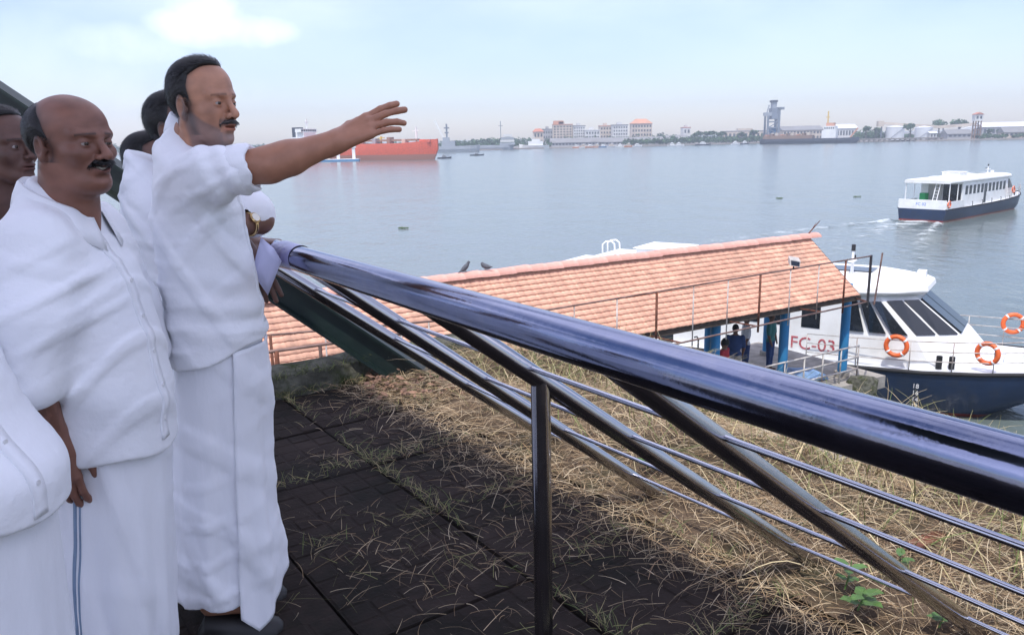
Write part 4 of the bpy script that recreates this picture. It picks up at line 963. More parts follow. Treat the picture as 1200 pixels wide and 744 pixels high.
def small_boat(name, u, v, L_, lab, hm, cm, head=0., cab=.4, ch=1.6, D_=1.0, mast=0., B_=None, group=None, cat='boat'):
    p = G(u, v, WZ); e = empty(name, (p.x, p.y, WZ), head); mb = MB(); rg = []
    B_ = B_ or L_*.24
    for t, bb, zz in ((-.5, .8, 1), (-.4, .95, 1), (.1, 1, 1), (.35, .75, 1.2), (.5, .06, 1.5)):
        rg.append([(t*L_, -B_/2*bb*.6, -.4), (t*L_*1.02, -B_/2*bb, D_*zz), (t*L_*1.02, B_/2*bb, D_*zz), (t*L_, B_/2*bb*.6, -.4)])
    mb.loft(rg); mb.build('hull', hm, e)
    if cab:
        mb = MB(); mb.box((-L_*cab*.6, -B_*.33, D_*.9), (L_*cab*.4, B_*.33, D_+ch)); mb.box((-L_*cab*.4, -B_*.28, D_+ch), (L_*cab*.15, B_*.28, D_+ch*1.5)); c_ = mb.build('deckhouse', cm, e)
        for k in range(3): mb = MB(); x = -L_*cab*.5+k*L_*cab*.28; mb.box((x, -B_*.33-.04, D_+ch*.4), (x+L_*cab*.16, -B_*.33+.02, D_+ch*.8)); mb.build('window', 'pane', c_)
    if mast: mb = MB(); mb.bar((0, 0, D_), (0, 0, D_+mast), .3, .3); mb.bar((-1, 0, D_+mast*.8), (1, 0, D_+mast*.8), .2, .2); mb.build('mast', 'ship_white', e)
    tag(e, lab, cat, group); return e
small_boat('tug_boat', 447, 186.5, 14, 'blue hulled tug boat alongside the red tanker', 'boat_blue', 'ship_white', .1, .35, 2, 1.6, 5)
# pontoon with pylons left of the tug
p = G(392, 189.5, WZ); e = empty('pontoon', (p.x, p.y, WZ), .06); mb = MB(); mb.box((-14, -3, -.4), (12, 3, .9)); mb.build('float', 'boat_blue', e); mb = MB(); mb.box((-14, -3, .9), (12, 3, 1.15)); mb.build('deck', 'tank_white', e)
for x in (2, 9.5):
    mb = MB(); mb.bar((x, 0, 1.1), (x, 0, 6.5), 1.4, 1.4); mb.box((x-1.2, -1, 6.3), (x+1.2, 1, 7)); mb.build('pylon', 'ship_white', e)
mb = MB(); mb.box((-6, -1.5, 1.15), (-2, 1.5, 2.6)); mb.build('hut', 'wall_cream', e)
tag(e, 'flat pale pontoon with white pylons left of the tug', 'pontoon')
small_boat('rowing_boat', 559, 182.5, 8, 'small dark open boat alone on the water right of the tanker', 'ship_dark', 'ship_grey', .2, .25, .7, .6)
small_boat('launch', 521, 186, 7, 'little dark launch just off the red tanker bow', 'ship_dark', 'ship_grey', .3, .3, .8, .6)
# grey naval vessel with crane behind the tanker bow
p = G(532, 178.5, WZ); e = empty('naval_vessel', (p.x, p.y, WZ), .02); mb = MB(); hull(mb, 34, 9, 4.5); o = mb.build('hull', 'ship_grey', e); o.location = (-14, 0, 0)
mb = MB(); mb.box((-9, -3, 4.5), (1, 3, 8.5)); mb.box((-8, -2.5, 8.5), (-3, 2.5, 11)); mb.build('superstructure', 'ship_grey', e)
mb = MB(); mb.bar((-5, 0, 11), (-5, 0, 21), 1.2, 1.2); mb.box((-7, -1, 17.5), (-3, 1, 18.5)); mb.box((-6.5, -1, 14), (-3.5, 1, 15)); mb.build('lattice_mast', 'crane_grey', e)
mb = MB(); mb.bar((-7, 0, 10), (-14, 0, 24), .9, .9); mb.build('crane_jib', 'ship_white', e)
tag(e, 'grey naval vessel with tall mast and jib beyond the tanker bow', 'ship')
p = G(594, 175.5, WZ); e = empty('naval_vessel', (p.x, p.y-6, WZ), 0); mb = MB(); hull(mb, 40, 10, 4); o = mb.build('hull', 'ship_grey', e); o.location = (-34, 0, 0)
for k, (a_, b_, c_) in enumerate(((-6, 7, 4), (-5.5, 6.5, 6.4), (-5, 6, 8.6), (-3, 4.5, 10.8))): mb = MB(); mb.box((a_, -4+k*.3, c_), (b_, 4, c_+1.9)); mb.build('superstructure_tier', 'wall_white' if k % 2 else 'ship_grey', e)
mb = MB(); mb.bar((-5, 0, 10), (-5, 0, 24), .6, .6); mb.bar((-7, 0, 20), (-3, 0, 20), .4, .4); mb.build('mast', 'crane_grey', e)
tag(e, 'tiered grey and white vessel with a thin tall mast', 'ship')
e = small_boat('white_vessel', 626, 174.6, 26, 'white vessel with stepped bridge before the long warehouse', 'ship_white', 'ship_white', math.pi, .5, 3.6, 3.0, 9, 7, cat='ship')
cols = ['boat_orange', 'ship_white', 'boat_orange', 'wall_orange', 'boat_blue', 'ship_white', 'ship_white', 'boat_orange', 'ship_white']
labs = ['orange fishing boat nearest the white vessel', 'white fishing boat, second right of the white vessel', 'orange fishing boat, third right of the white vessel', 'rust coloured fishing boat in the middle of the moored row', 'blue fishing boat in the middle of the moored row', 'white fishing boat right of the blue one', 'larger white fishing boat below the longest warehouse', 'orange fishing boat before the longest warehouse', 'white fishing boat at the right end of the moored row']
for k, u in enumerate((676, 684, 692, 700, 707, 717, 727, 737, 747)):
    small_boat('fishing_boat', u, 174.3-(u-645)*.02, 7.5+(k % 3), labs[k], cols[k], 'wall_cream' if k % 2 else 'ship_white', (k % 3)*.3-.2, .4, 1.3, 1.0, 3 if k % 2 else 0, group='fishing boats along the far shore')
for k, (u, lab) in enumerate(((788, 'white boat left of the dark trees on the far shore'), (796, 'second white boat left of the dark trees'), (824, 'dark barge below the dense trees'), (862, 'small white boat before the trees left of the crane'), (873, 'dark boat nearest the crane on its left'))):
    small_boat('fishing_boat', u, 171.0-(u-780)*.024+.6, 9 if k != 2 else 14, lab, ('ship_white', 'ship_white', 'ship_dark', 'ship_white', 'ship_dark')[k], 'ship_white', .1*k, .35, 1.4, 1.0, group='boats along the far shore')
# cargo ship with white bridge at the dock, barges
p0_, p1_ = G(890, 169.2, WZ), G(1004, 167.6, WZ); Lc = (p1_-p0_).length; e = empty('cargo_ship', (p0_.x, p0_.y-4, WZ), math.atan2(p1_.y-p0_.y, p1_.x-p0_.x)); kz = Lc/114
mb = MB(); hull(mb, Lc, 12, 4.2, sheer=.6); mb.build('hull', 'ship_dark', e)
mb = MB(); mb.box((4*kz, -4.5, 4.2), (62*kz, 4.5, 7.0)); mb.build('hold_cover', 'far_brown', e)
for k in range(9): mb = MB(); mb.box(((6+k*6.3)*kz, -4.6, 7.0), ((9+k*6.3)*kz, 3, 7.9+(k % 3)*.7)); mb.build('cargo_stack', ('wall_orange', 'far_brown', 'wall_cream')[k % 3], e)
mb = MB(); mb.box((73*kz, -5, 4.0), (89*kz, 5, 10.5)); mb.box((75*kz, -5, 10.5), (88*kz, 5, 14)); br = mb.build('bridge_house', 'ship_white', e)
mb = MB(); mb.box((77*kz, -3, 14), (86*kz, 3, 16.5)); mb.build('wheel_deck', 'wall_orange', e)
for k in range(5): mb = MB(); mb.box(((75.8+k*2.4)*kz, -5.1, 11.6), ((77.2+k*2.4)*kz, -4.95, 13)); mb.build('window', 'pane', br)
mb = MB(); mb.bar((78*kz, 0, 16), (78*kz, 0, 26), .9, .9); mb.bar((75.5*kz, 0, 21), (80*kz, 0, 21), .6, .6); mb.build('mast', 'yellow_paint', e)
mb = MB(); mb.bar((104*kz, 0, 4.5), (112*kz, 0, 12), 1, 1); mb.build('derrick', 'wall_orange', e)
tag(e, 'dark hulled cargo ship with white bridge moored beside the crane', 'ship')
# ---- trees
tr_ = random.Random(21)
def crown_arrays(n, rx, ry, rz, leaf, seed):
    g = np.random.RandomState(seed); nl = 9
    lc = g.normal(size=(nl, 3)); lc /= np.linalg.norm(lc, axis=1)[:, None]; lc *= g.uniform(.35, .75, (nl, 1)); lc[:, 2] = np.abs(lc[:, 2])*.8-.15
    k = g.randint(0, nl, n); d = g.normal(size=(n, 3)); d /= np.linalg.norm(d, axis=1)[:, None]
    c = lc[k]+d*g.uniform(.2, .5, (n, 1))*g.uniform(.7, 1.1, (nl, 1))[k]
    c *= np.array([rx, ry, rz])
    a = g.normal(size=(n, 3)); a /= np.linalg.norm(a, axis=1)[:, None]; b = np.cross(a, g.normal(size=(n, 3))); b /= np.linalg.norm(b, axis=1)[:, None]
    s = leaf*g.uniform(.6, 1.3, (n, 1)); v = np.stack([c-a*s, c+b*s*.6, c+a*s, c-b*s*.6], 1).reshape(-1, 3); f = np.arange(4*n).reshape(-1, 4); return v, f
crowns = []
for k in range(4):
    v, f = crown_arrays(420, 1, 1, .85, .17, k); me_o = npmesh('crown', v, f, 'tree_leaf'); crowns.append(me_o.data); bpy.data.objects.remove(me_o)
def tree(u, vt, back, width_px, lab, group='separate trees on the far shore'):
    Y = shoreY(u)+back; x = P_(u, Y); zt = zat(u, vt, Y); e = empty('tree', (x, Y, LZ)); h = zt-LZ; r_ = width_px*Y/F/2
    ch = min(h*.62, r_*2.2)/2
    mb = MB(); mb.tube([(0, 0, -2), (.15, 0, h*.3), (-.1, .1, h*.62)], [.035*h, .028*h, .012*h], 7)
    for k in range(4): a_ = k*1.6+u; mb.tube([(0, 0, h*.4), (math.cos(a_)*r_*.35, math.sin(a_)*r_*.35, h*.62)], [.016*h, .006*h], 5)
    mb.build('trunk', 'bark', e)
    o = bpy.data.objects.new('crown', crowns[int(u) % 4]); COL.objects.link(o); o.parent = e; o.location = (0, 0, h-ch*1.0); o.scale = (r_, r_, ch*1.1); o.rotation_euler = (0, 0, u)
    tag(e, lab, 'tree', group)
tree(1066, 142.5, 14, 17, 'round tree standing between the two storage tanks')
tree(1099, 136.5, 60, 15, 'tall round tree behind the right tank, left of its twin')
tree(1123, 136.2, 62, 19, 'broad round tree left of the conveyor tower')
tree(1014, 146, 18, 14, 'dark bushy tree just right of the cargo ship'); tree(1026, 148, 20, 14, 'dark bushy tree just left of the left tank')
tree(1158, 150, 30, 12, 'bushy tree just right of the conveyor tower'); tree(1168, 151, 34, 12, 'bushy tree before the long white roofed shed')
tree(770, 163, 6, 18, 'round shore tree right of the longest warehouse'); tree(820, 152.5, 30, 16, 'left tree of the dense clump midway to the crane'); tree(833, 151, 36, 18, 'tallest tree of the dense clump midway to the crane'); tree(846, 153, 30, 16, 'right tree of the dense clump midway to the crane')
tree(882, 151, 28, 16, 'dark tree just left of the dock crane'); tree(868, 154, 25, 14, 'dark tree second left of the dock crane'); tree(742, 163.5, 4, 10, 'small shore tree before the longest warehouse')
# far wood that reads as one mass
g = np.random.RandomState(3); VV = []; FF = []; nv = 0
def clump(u, vt, back, wpx):
    global nv
    Y = shoreY(u)+back; h = zat(u, vt, Y)-LZ; r_ = wpx*Y/F/2; v, f = crown_arrays(130, r_, r_, h*.62, max(.9, r_*.22), g.randint(9999))
    v = v+np.array([P_(u, Y), Y, LZ+h*.42]); VV.append(v); FF.append(f+nv); nv += len(v)
def prof(u):      # height of the far wood in the picture, by image column
    return float(np.interp(u, [-500, 300, 520, 560, 590, 600, 615, 640, 700, 770, 800, 860, 960, 1010, 1040, 1200, 1700], [168, 168, 163, 160, 157, 156.5, 159, 160.5, 157, 152.5, 157, 157, 157, 153, 156, 153, 150]))
for u in np.arange(-400, 1700, 7.0):
    clump(u+g.uniform(-3, 3), prof(u)+g.uniform(-.8, 1.8), g.uniform(150, 230), g.uniform(10, 16))
for u in np.arange(735, 905, 4.0): clump(u+g.uniform(-2, 2), 161+g.uniform(-2, 2), g.uniform(8, 30), g.uniform(8, 12))
for u in np.arange(1145, 1260, 5.0): clump(u+g.uniform(-2, 2), 156+g.uniform(-2, 2), g.uniform(6, 24), g.uniform(7, 11))
for u in np.arange(640, 780, 5.0): clump(u+g.uniform(-2, 2), 159+g.uniform(-2, 2), g.uniform(48, 58), g.uniform(7, 11))
for u in np.arange(535, 645, 4.0): clump(u+g.uniform(-2, 2), 166+g.uniform(-2.5, 1), g.uniform(10, 50), g.uniform(7, 11))
for u in np.arange(735, 800, 4.5): clump(u, 157+g.uniform(-1.5, 1.5), g.uniform(60, 110), g.uniform(9, 13))
for u in np.arange(775, 900, 4.0): clump(u+g.uniform(-2, 2), 159+g.uniform(-3, 1.5), g.uniform(12, 50), g.uniform(8, 12))
for u in np.arange(-350, 540, 6.0): clump(u+g.uniform(-2, 2), 172+g.uniform(-2.5, 1), g.uniform(5, 40), g.uniform(8, 12))
for u in np.arange(1000, 1250, 6.0): clump(u+g.uniform(-2, 2), 157+g.uniform(-2.5, 2), g.uniform(70, 110), g.uniform(8, 12))
for u in np.arange(1004, 1036, 3.0): clump(u, 151+g.uniform(-2, 3), g.uniform(20, 40), g.uniform(8, 12))
tag(npmesh('far_wood', np.concatenate(VV), np.concatenate(FF), 'tree_leaf'), 'hazy green wood along the far shore', 'wood', kind='stuff')
# ------------------------------------------------------------------ people
M['skin'] = mat('skin', (.2, .1, .06), .48, 0, .10, 30, .12, 220, attr='col', spec=.4)
M['hair'] = mat('hair', (.011, .010, .010), .45, 0, .3, 60, .5, 260, attr='col', spec=.4, stretch=(.35, 1, 1))
M['cloth'] = mat('cloth', (.86, .87, .90), .9, 0, .025, 6, .25, 30, spec=.15, sheen=.2, bdetail=9)
M['cloth_mundu'] = mat('cloth_mundu', (.84, .85, .89), .9, 0, .03, 5, .25, 22, spec=.15, sheen=.2, bdetail=9, stretch=(1, 1, .35))
M['cloth_blue'] = mat('cloth_blue', (.52, .66, .82), .9, 0, .03, 6, .2, 26, spec=.15, sheen=.2)
M['seam'] = mat('seam', (.60, .62, .72), .9, 0, .03, 6)
M['border'] = mat('border', (.22, .30, .42), .9, 0, .1, 30)
M['eye'] = mat('eye', (.6, .6, .6), .15, 0, .03, 6, attr='col', spec=.6)
M['teeth'] = mat('teeth', (.62, .58, .5), .3)
M['button'] = mat('button', (.75, .75, .76), .3, spec=.6)
M['shoe'] = mat('shoe', (.012, .011, .011), .5, 0, .2, 20)
M['watch'] = mat('watch', (.65, .45, .22), .25, 1., .05, 20); M['dial'] = mat('dial', (.8, .76, .66), .3)
M['paper'] = mat('paper', (.62, .63, .84), .8, 0, .05, 12, .1, 10); M['ink'] = mat('ink', (.30, .31, .50), .8)
M['mouth'] = mat('mouth', (.05, .012, .012), .6)
def eye_mesh(r):
    v = []; f = []; c = []; nr, ns = 14, 20
    for i in range(nr+1):
        th = math.pi*i/nr
        for k in range(ns):
            a = 2*math.pi*k/ns; v.append((r*math.cos(th), r*math.sin(th)*math.cos(a), r*math.sin(th)*math.sin(a)))
            c.append((.006, .005, .005) if th < .22 else ((.035, .018, .01) if th < .62 else (.33, .29, .27)))
    for i in range(nr):
        for k in range(ns): f.append((i*ns+k, i*ns+(k+1) % ns, (i+1)*ns+(k+1) % ns, (i+1)*ns+k))
    return v, f, c
def head(skin, hair_fn, o):
    """head in its own frame: x forward, y left, z up, chin at z = 0; returns body arrays and child arrays"""
    h = o.get('res', .0026); fat = o.get('fat', 0.); smile = o.get('smile', 0.)
    lo, hi = (-.125, -.105, -.16), (.145, .105, .265)
    P, ax = grid(lo, hi, h); X, Y, Z = P; AY = np.abs(Y); Pm = [X, AY, Z]
    d = ell(P, (-.016, 0, .150), (.099, .077+fat*.003, .088))
    d = smin(d, ell(P, (.026, 0, .160), (.062, .063, .062)), .02)
    face = ell(P, (.030, 0, .085), (.062, .059+fat*.008, .080))
    d = smin(d, face, .03)
    d = smin(d, cone(Pm, (-.012, .056+fat*.004, .062), (.052, .026+fat*.006, .020), .020+fat*.006, .018+fat*.004), .03)     # jaw
    d = smin(d, ell(P, (.070+fat*.004, 0, .022), (.024, .028, .021)), .025)                      # chin
    if fat: d = smin(d, ell(P, (.026, 0, .012), (.050, .048, .028)), .03)
    ck = .004*smile
    d = smin(d, ell(Pm, (.058, .040, .090+ck), (.024+ck, .022+ck+fat*.004, .020)), .022)                   # cheek
    d = smin(d, cone(Pm, (.084, .006, .141), (.066, .050, .141), .0065, .0078), .018)            # brow
    d = smin(d, ell(Pm, (.0905, .018, .139), (.004, .018, .006)), .012)
    d = smax(d, -ell(Pm, (.095, .031, .1200), (.0125, .019, .0120)), .012)                         # socket
    d = smin(d, cone(P, (.088, 0, .130), (.1135, 0, .0935), .0075, .0115), .010)                    # nose
    d = smin(d, ell(P, (.1155, 0, .0885), (.0125, .0115, .0105)), .006)
    d = smin(d, ell(Pm, (.101, .0135, .0845), (.0125, .0078, .0085)), .006)
    d = smax(d, -ell(Pm, (.107, .0075, .0775), (.006, .0042, .004)), .003)
    d = smin(d, ell(P, (.079, 0, .056), (.024, .030, .022)), .014)                                  # muzzle
    wz = np.abs(Y)*(.35*smile)*np.float32(1)
    Pz = [X, Y, Z-wz*1.0]
    d = smin(d, ell(Pz, (.0965, 0, .0615), (.0085, .024, .0065)), .005)                             # lips
    d = smin(d, ell(Pz, (.0955, 0, .0475), (.0090, .021, .0075)), .006)
    gap = ell(Pz, (.101, 0, .0545), (.016, .024+.004*smile, .0016+.0030*smile+.003*o.get('open', 0)))
    d = smax(d, -gap, .002)
    d = smax(d, -ell(P, (.101, 0, .033), (.010, .022, .007)), .01)
    # eyes: lids over the ball with an opening
    ex, ey, ez, er = .0755, .0315, .1185, .0128
    lid = ell(Pm, (ex, ey, ez), (er+.0022, er+.0024, er+.0012))
    d = smin(d, lid, .005)
    op = o.get('lid', .0042)
    d = smax(d, -ell(Pm, (ex+.013, ey, ez-.0008), (.013, .0128, op)), .0015)
    d = d+.0016*np.exp(-(cone(Pm, (.098, .019, .090), (.083, .037+.004*smile, .055), .0, .0)/.0030)**2)+.0010*np.exp(-(cone(Pm, (.088, .018, .104), (.072, .044, .105), .0, .0)/.0022)**2)
    for zf in (.160, .171, .182): d = d+.0005*np.exp(-((Z-zf-.003*np.sin(Y*60))/.0014)**2)*(X > .05)*(AY < .045)
    for kf in (-.006, .001, .008): d = d+.0007*np.exp(-(cone(Pm, (.066, .050, .117), (.052, .058, .117+kf*1.6), .0, .0)/.0014)**2)
    cran = d.copy()
    # ears
    ear = ell(Pm, (-.013, .081, .104), (.0185, .0085, .034), (0, -.22, .25))
    ear = smax(ear, -ell(Pm, (-.008, .0895, .106), (.0105, .0075, .021), (0, -.22, .25)), .004)
    ear = smin(ear, ell(Pm, (-.004, .079, .078), (.009, .006, .011)), .008)
    ear = smin(ear, ell(Pm, (.002, .0775, .099), (.005, .005, .008)), .004)
    d = smin(d, ear, .006)
    nk = o.get('neck', .056); nb = o.get('nback', -.055)
    neck = cone(P, (-.026, 0, .05), (nb, 0, -.17), nk, nk+.008)
    neck = smin(neck, cone(Pm, (-.02, .05, .05), (.018, .014, -.15), .014, .014), .02)
    d = smin(d, neck, .025)
    d = d + .0006*wob(P, 60, 5)
    V, Fq = nets(d, lo, h)
    x, y, z = V[:, 0], V[:, 1], V[:, 2]; ay = np.abs(y)
    C = np.tile(np.array(skin), (len(V), 1))
    def blend(mask, c):
        m = np.clip(mask, 0, 1)[:, None]; C[:] = C*(1-m)+np.array(c)*m
    lipm = np.exp(-(((z-.35*smile*ay-.0545)/.0115)**4))*np.exp(-((y/.025)**6))*(x > .085)
    blend(lipm*.75, o.get('lips', (skin[0]*.85, skin[1]*.55, skin[2]*.55)))
    nzv = .5+.5*np.sin(x*900+np.sin(y*700)*2)*np.sin(z*1100+np.sin(x*500)*2)
    for (kind, c, am) in o.get('beard', ()):
        jaw = np.clip((.100-np.clip(x-.002, 0, 1)*.58-z)/.010, 0, 1)*np.clip((x+.012)/.012, 0, 1)*np.clip((z+.022)/.02, 0, 1)*np.clip((.084-x)/.006+(np.abs(y) > .03)+(z < .04), 0, 1)
        side = np.exp(-(((x-.004-.25*np.clip(.1-z, 0, .1))/.014)**2))*(z > .03)*(z < .125)*(ay > .04)
        mous = np.exp(-(((z-.0695)/.0075)**2))*(x > .07)*(ay < .034)
        goat = np.exp(-((y/.03)**4))*np.exp(-(((z-.018)/.026)**4))*(x > .055)
        m = {'jaw': jaw, 'side': side, 'mous': mous, 'goat': goat}[kind]*(1-lipm)
        blend(m*(am*(.75+.25*nzv)), c)
    brow = np.exp(-(((z-.1425+.05*(ay-.03)*(ay < .034)+.22*np.clip(ay-.034, 0, 1))/.0034)**2))*(x > .055)*(ay > .011)*(ay < .054)
    blend(brow*o.get('brow', .75), (.02, .016, .015))
    blend(np.exp(-(((ay-.0315)/.02)**4))*np.exp(-(((z-.108)/.007)**2))*(x > .065)*.30, (skin[0]*.55, skin[1]*.5, skin[2]*.5))
    ch = []
    hv, _ = hair_fn(P, cran)
    _, rg_ = hair_fn([x.astype(np.float32), y.astype(np.float32), z.astype(np.float32)], np.zeros(len(V), np.float32))
    blend(np.exp(-np.clip(rg_, 0, 1)/o.get('fade', .006))*(.75+.5*(nzv-.5))*(z > .05), np.array(o.get('haircol', (.011, .010, .010)))*1.5)
    mott = (1+.10*wob([x, y, z], 70, 3)+.06*wob([x, y, z], 170, 4))[:, None]; C[:] = C*np.clip(mott, .75, 1.25)
    if hv is not None:
        a, b = nets(hv, lo, h); hc = np.tile(np.array(o.get('haircol', (.011, .010, .010))), (len(a), 1))
        g = np.clip(o.get('grey', 0)*(np.clip((.14-a[:, 2])/.05, 0, 1)*np.clip((a[:, 0]+.035)/.03, 0, 1))*(.5+.5*np.sin(a[:, 2]*1500+a[:, 0]*300)), 0, 1)[:, None]
        hc = hc*(1-g)+np.array((.16, .16, .17))*g
        ch.append(('hair', a, b, 'hair', hc))
        ns = o.get('strands', 7000); g_ = np.random.RandomState(7); ii = g_.randint(0, len(a), ns); r_ = a[ii]; ctr = np.array((-.016, 0, .14))
        nn = r_-ctr; nn /= np.linalg.norm(nn, axis=1)[:, None]; fl = np.tile(np.array((-1., 0, -.25)), (ns, 1)); fl[:, 2] -= np.clip((.16-r_[:, 2])*9, 0, 1.4); fl += g_.normal(size=(ns, 3))*.22
        fl -= nn*(fl*nn).sum(1)[:, None]; fl /= np.linalg.norm(fl, axis=1)[:, None]; sd = np.cross(nn, fl)*.0006; ln = g_.uniform(.014, .036, (ns, 1))
        S_ = []
        for t in (0, .5, 1.): c0_ = r_+nn*(.0005+.0060*t*g_.rand(ns, 1))+fl*ln*t-nn*ln*ln*t*t*4; S_ += [c0_-sd*(1.1-t), c0_+sd*(1.1-t)]
        SV = np.stack(S_, 1).reshape(-1, 3); SF = (np.arange(ns)[:, None, None]*6+np.array([[0, 1, 3, 2], [2, 3, 5, 4]])[None]).reshape(-1, 4)
        ch.append(('hair_strands', SV, SF, 'hair', np.repeat(hc[ii], 6, 0)))
    if o.get('moustache'):
        col, th = o['moustache']; Pw = [X, Y, Z+AY*AY*8-smile*.25*AY]
        mh = ell(Pw, (.099, 0, .0715), (.011, .029, .0068*th))
        mh = smin(mh, cone([X, AY, Z], (.092, .018, .069), (.085, .031, .060), .0058*th, .003), .006)
        mh = smax(mh, -ell(P, (.112, 0, .0855), (.014, .014, .009)), .003)
        mh = mh+.0011*np.sin(Y*2600+np.sin(Z*600)*2+X*500)
        a, b = nets(mh, lo, h); g_ = np.random.RandomState(3); ii = g_.randint(0, len(a), 900); r_ = a[ii]; r_ = r_[r_[:, 0] > .08]; ns = len(r_)
        dn = np.stack([.35+g_.normal(size=ns)*.2, np.sign(r_[:, 1])*.45+g_.normal(size=ns)*.25, -np.ones(ns)], 1); dn /= np.linalg.norm(dn, axis=1)[:, None]; ln = g_.uniform(.005, .010, (ns, 1)); sd = np.cross(dn, np.array((1., .2, .1)))*.0005
        SV = np.stack([r_-sd, r_+sd, r_+dn*ln+sd*.3, r_+dn*ln-sd*.3], 1).reshape(-1, 3); ch.append(('hair_strands', SV, np.arange(4*ns).reshape(-1, 4), 'hair', np.tile(np.array(col), (4*ns, 1))))
        ch.append(('moustache', a, b, 'hair', np.tile(np.array(col), (len(a), 1))))
    ev, ef, ec = eye_mesh(er)
    for s_ in (1, -1):
        g = o.get('gaze', (0, 0)); m = np.array(Euler((0, g[1], g[0])).to_matrix()); ch.append(('eye', np.array(ev) @ m.T+np.array((ex, s_*ey, ez)), np.array(ef), 'eye', np.array(ec)))
    if smile:
        t = ell(Pz, (.0865, 0, .0555), (.0108, .021, .0055)); a, b = nets(t, lo, h); ch.append(('teeth', a, b, 'teeth', None))
    return V, Fq, C, ch
def hand_sdf(P, T, side, curl=(.25, .25, .3, .35), spread=.05, thumb=(.55, .7, -.25), k=1.):
    """right hand: T maps x fingers, y thumb side, z back of the hand; side = -1 mirrors for the left hand"""
    def w(p): q = T @ Vector((p[0]*k, p[1]*k*side, p[2]*k)); return (q.x, q.y, q.z)
    d = cone(P, w((-.03, 0, 0)), w((.0, 0, 0)), .026*k, .026*k)
    for y, ra, rb in ((.027, .0165, .0125), (.008, .0165, .0125), (-.012, .016, .012), (-.030, .015, .0115)):
        d = smin(d, cone(P, w((.005, y*.6, -.002)), w((.085 if y > -.02 else .078, y, 0)), ra*k, rb*k), .014*k)
    base = ((.086, .029, 0), (.090, .009, .002), (.086, -.011, .001), (.078, -.030, -.002)); ln = ((.042, .026, .021), (.046, .029, .022), (.043, .027, .021), (.034, .021, .019))
    d2 = None
    for i in range(4):
        p = Vector(base[i]); a = -.05; yaw = spread*(1.5-i)
        r_ = (.0098, .0100, .0095, .0085)[i]
        for j in range(3):
            a += curl[i]*(.7, 1.1, .8)[j]; q = p+Vector((math.cos(a)*math.cos(yaw), math.sin(yaw), -math.sin(a)))*ln[i][j]
            c = cone(P, w(p), w(q), (r_-.0006*j)*k, (r_-.0006*(j+1))*k); d2 = c if d2 is None else smin(d2, c, .003*k); p = q
    p = Vector((.018, .030, -.006)); dirs = Vector(thumb).normalized()
    t1 = cone(P, w((.0, .015, -.004)), w(p+dirs*.034), .017*k, .0125*k)
    b2 = (dirs+Vector((.5, -.2, 0))).normalized(); t1 = smin(t1, cone(P, w(p+dirs*.034), w(p+dirs*.034+b2*.03), .0118*k, .0108*k), .004)
    t1 = smin(t1, cone(P, w(p+dirs*.034+b2*.03), w(p+dirs*.034+b2*.03+(b2+Vector((.3, -.2, 0))).normalized()*.024), .0105*k, .0085*k), .003)
    d = smin(d, t1, .012*k)
    return smin(d, d2, .006*k)
def frame(x, zhint, o):
    x = Vector(x).normalized(); y = Vector(zhint).cross(x).normalized(); z = x.cross(y); return basis(x, y, z, o)
def limb(P, pts, rad, k=.02):
    d = None
    for a, b, ra, rb in zip(pts, pts[1:], rad, rad[1:]):
        c = cone(P, a, b, ra, rb); d = c if d is None else smin(d, c, k)
    return d
def bbox(pts, pad): a = np.array([list(p) for p in pts]); return tuple(a.min(0)-pad), tuple(a.max(0)+pad)
def torso_fn(rows, slope=0., z0=1.3, cxn=0.):
    z_ = [r[0] for r in rows]
    def f(P):
        Z = P[2]
        if slope: Z = Z+slope*np.clip(P[0]-cxn, -.12, .12)*np.clip((Z-z0)/.10, 0, 1)
        cx = np.interp(Z, z_, [r[1] for r in rows]).astype(np.float32); a = np.interp(Z, z_, [r[2] for r in rows]).astype(np.float32); b = np.interp(Z, z_, [r[3] for r in rows]).astype(np.float32)
        q = np.sqrt(np.sqrt(((P[0]-cx)/a)**4*.35+((P[0]-cx)/a)**2*.65*((P[0]-cx)/a)**2+((P[1])/b)**4+1.5*(((P[0]-cx)/a)*(P[1]/b))**2+1e-9))
        return (q-1)*np.minimum(a, b)
    return f
def smooth_rows(rows, n=40):
    z = np.array([r[0] for r in rows]); zz = np.linspace(z[0], z[-1], n); out = []
    ws = [np.interp(zz, z, [r[i] for r in rows]) for i in range(4)]
    for i in range(1, 4):
        a = ws[i]; p = np.pad(a, 2, mode='edge'); ws[i] = (p[:-4]+2*p[1:-3]+3*p[2:-2]+2*p[3:-1]+p[4:])/9
    return list(zip(*ws))
def project(f, o, d, tmax=.5):
    o = np.asarray(o, np.float32); d = np.asarray(d, np.float32); t = np.zeros(len(o), np.float32)
    for _ in range(60):
        q = o+d*t[:, None]; v = f([q[:, 0], q[:, 1], q[:, 2]]); t = np.minimum(t+np.maximum(v, -.01)*.5, tmax)
    return o+d*t[:, None]
def strip(path, across, wd, thick):   # thin cloth strip along a path of (point, normal)
    mb = MB(); rg = []
    for (p, n), a in zip(path, across):
        p = Vector(p); n = Vector(n).normalized(); a = Vector(a).normalized()*wd/2
        rg.append([p-a-n*.004, p-a+n*thick, p+a+n*thick, p+a-n*.004])
    mb.loft(rg); return mb
def put(parent, name, V, Fq, m, col=None, smooth=True):
    if name == 'hair_strands': parent = [c for c in parent.children if c.name.startswith('hair')][0]
    o = npmesh(name, V, Fq, m, parent, smooth, col)
    if name == 'hair_strands': o['kind'] = 'stuff'
    return o
class Body:
    def __init__(s): s.V = []; s.F = []; s.C = []; s.n = 0
    def add(s, V, Fq, C): s.V.append(V); s.F.append(Fq+s.n); s.C.append(C); s.n += len(V)
    def build(s, parent): return put(parent, 'body', np.concatenate(s.V), np.concatenate(s.F), 'skin', np.concatenate(s.C))
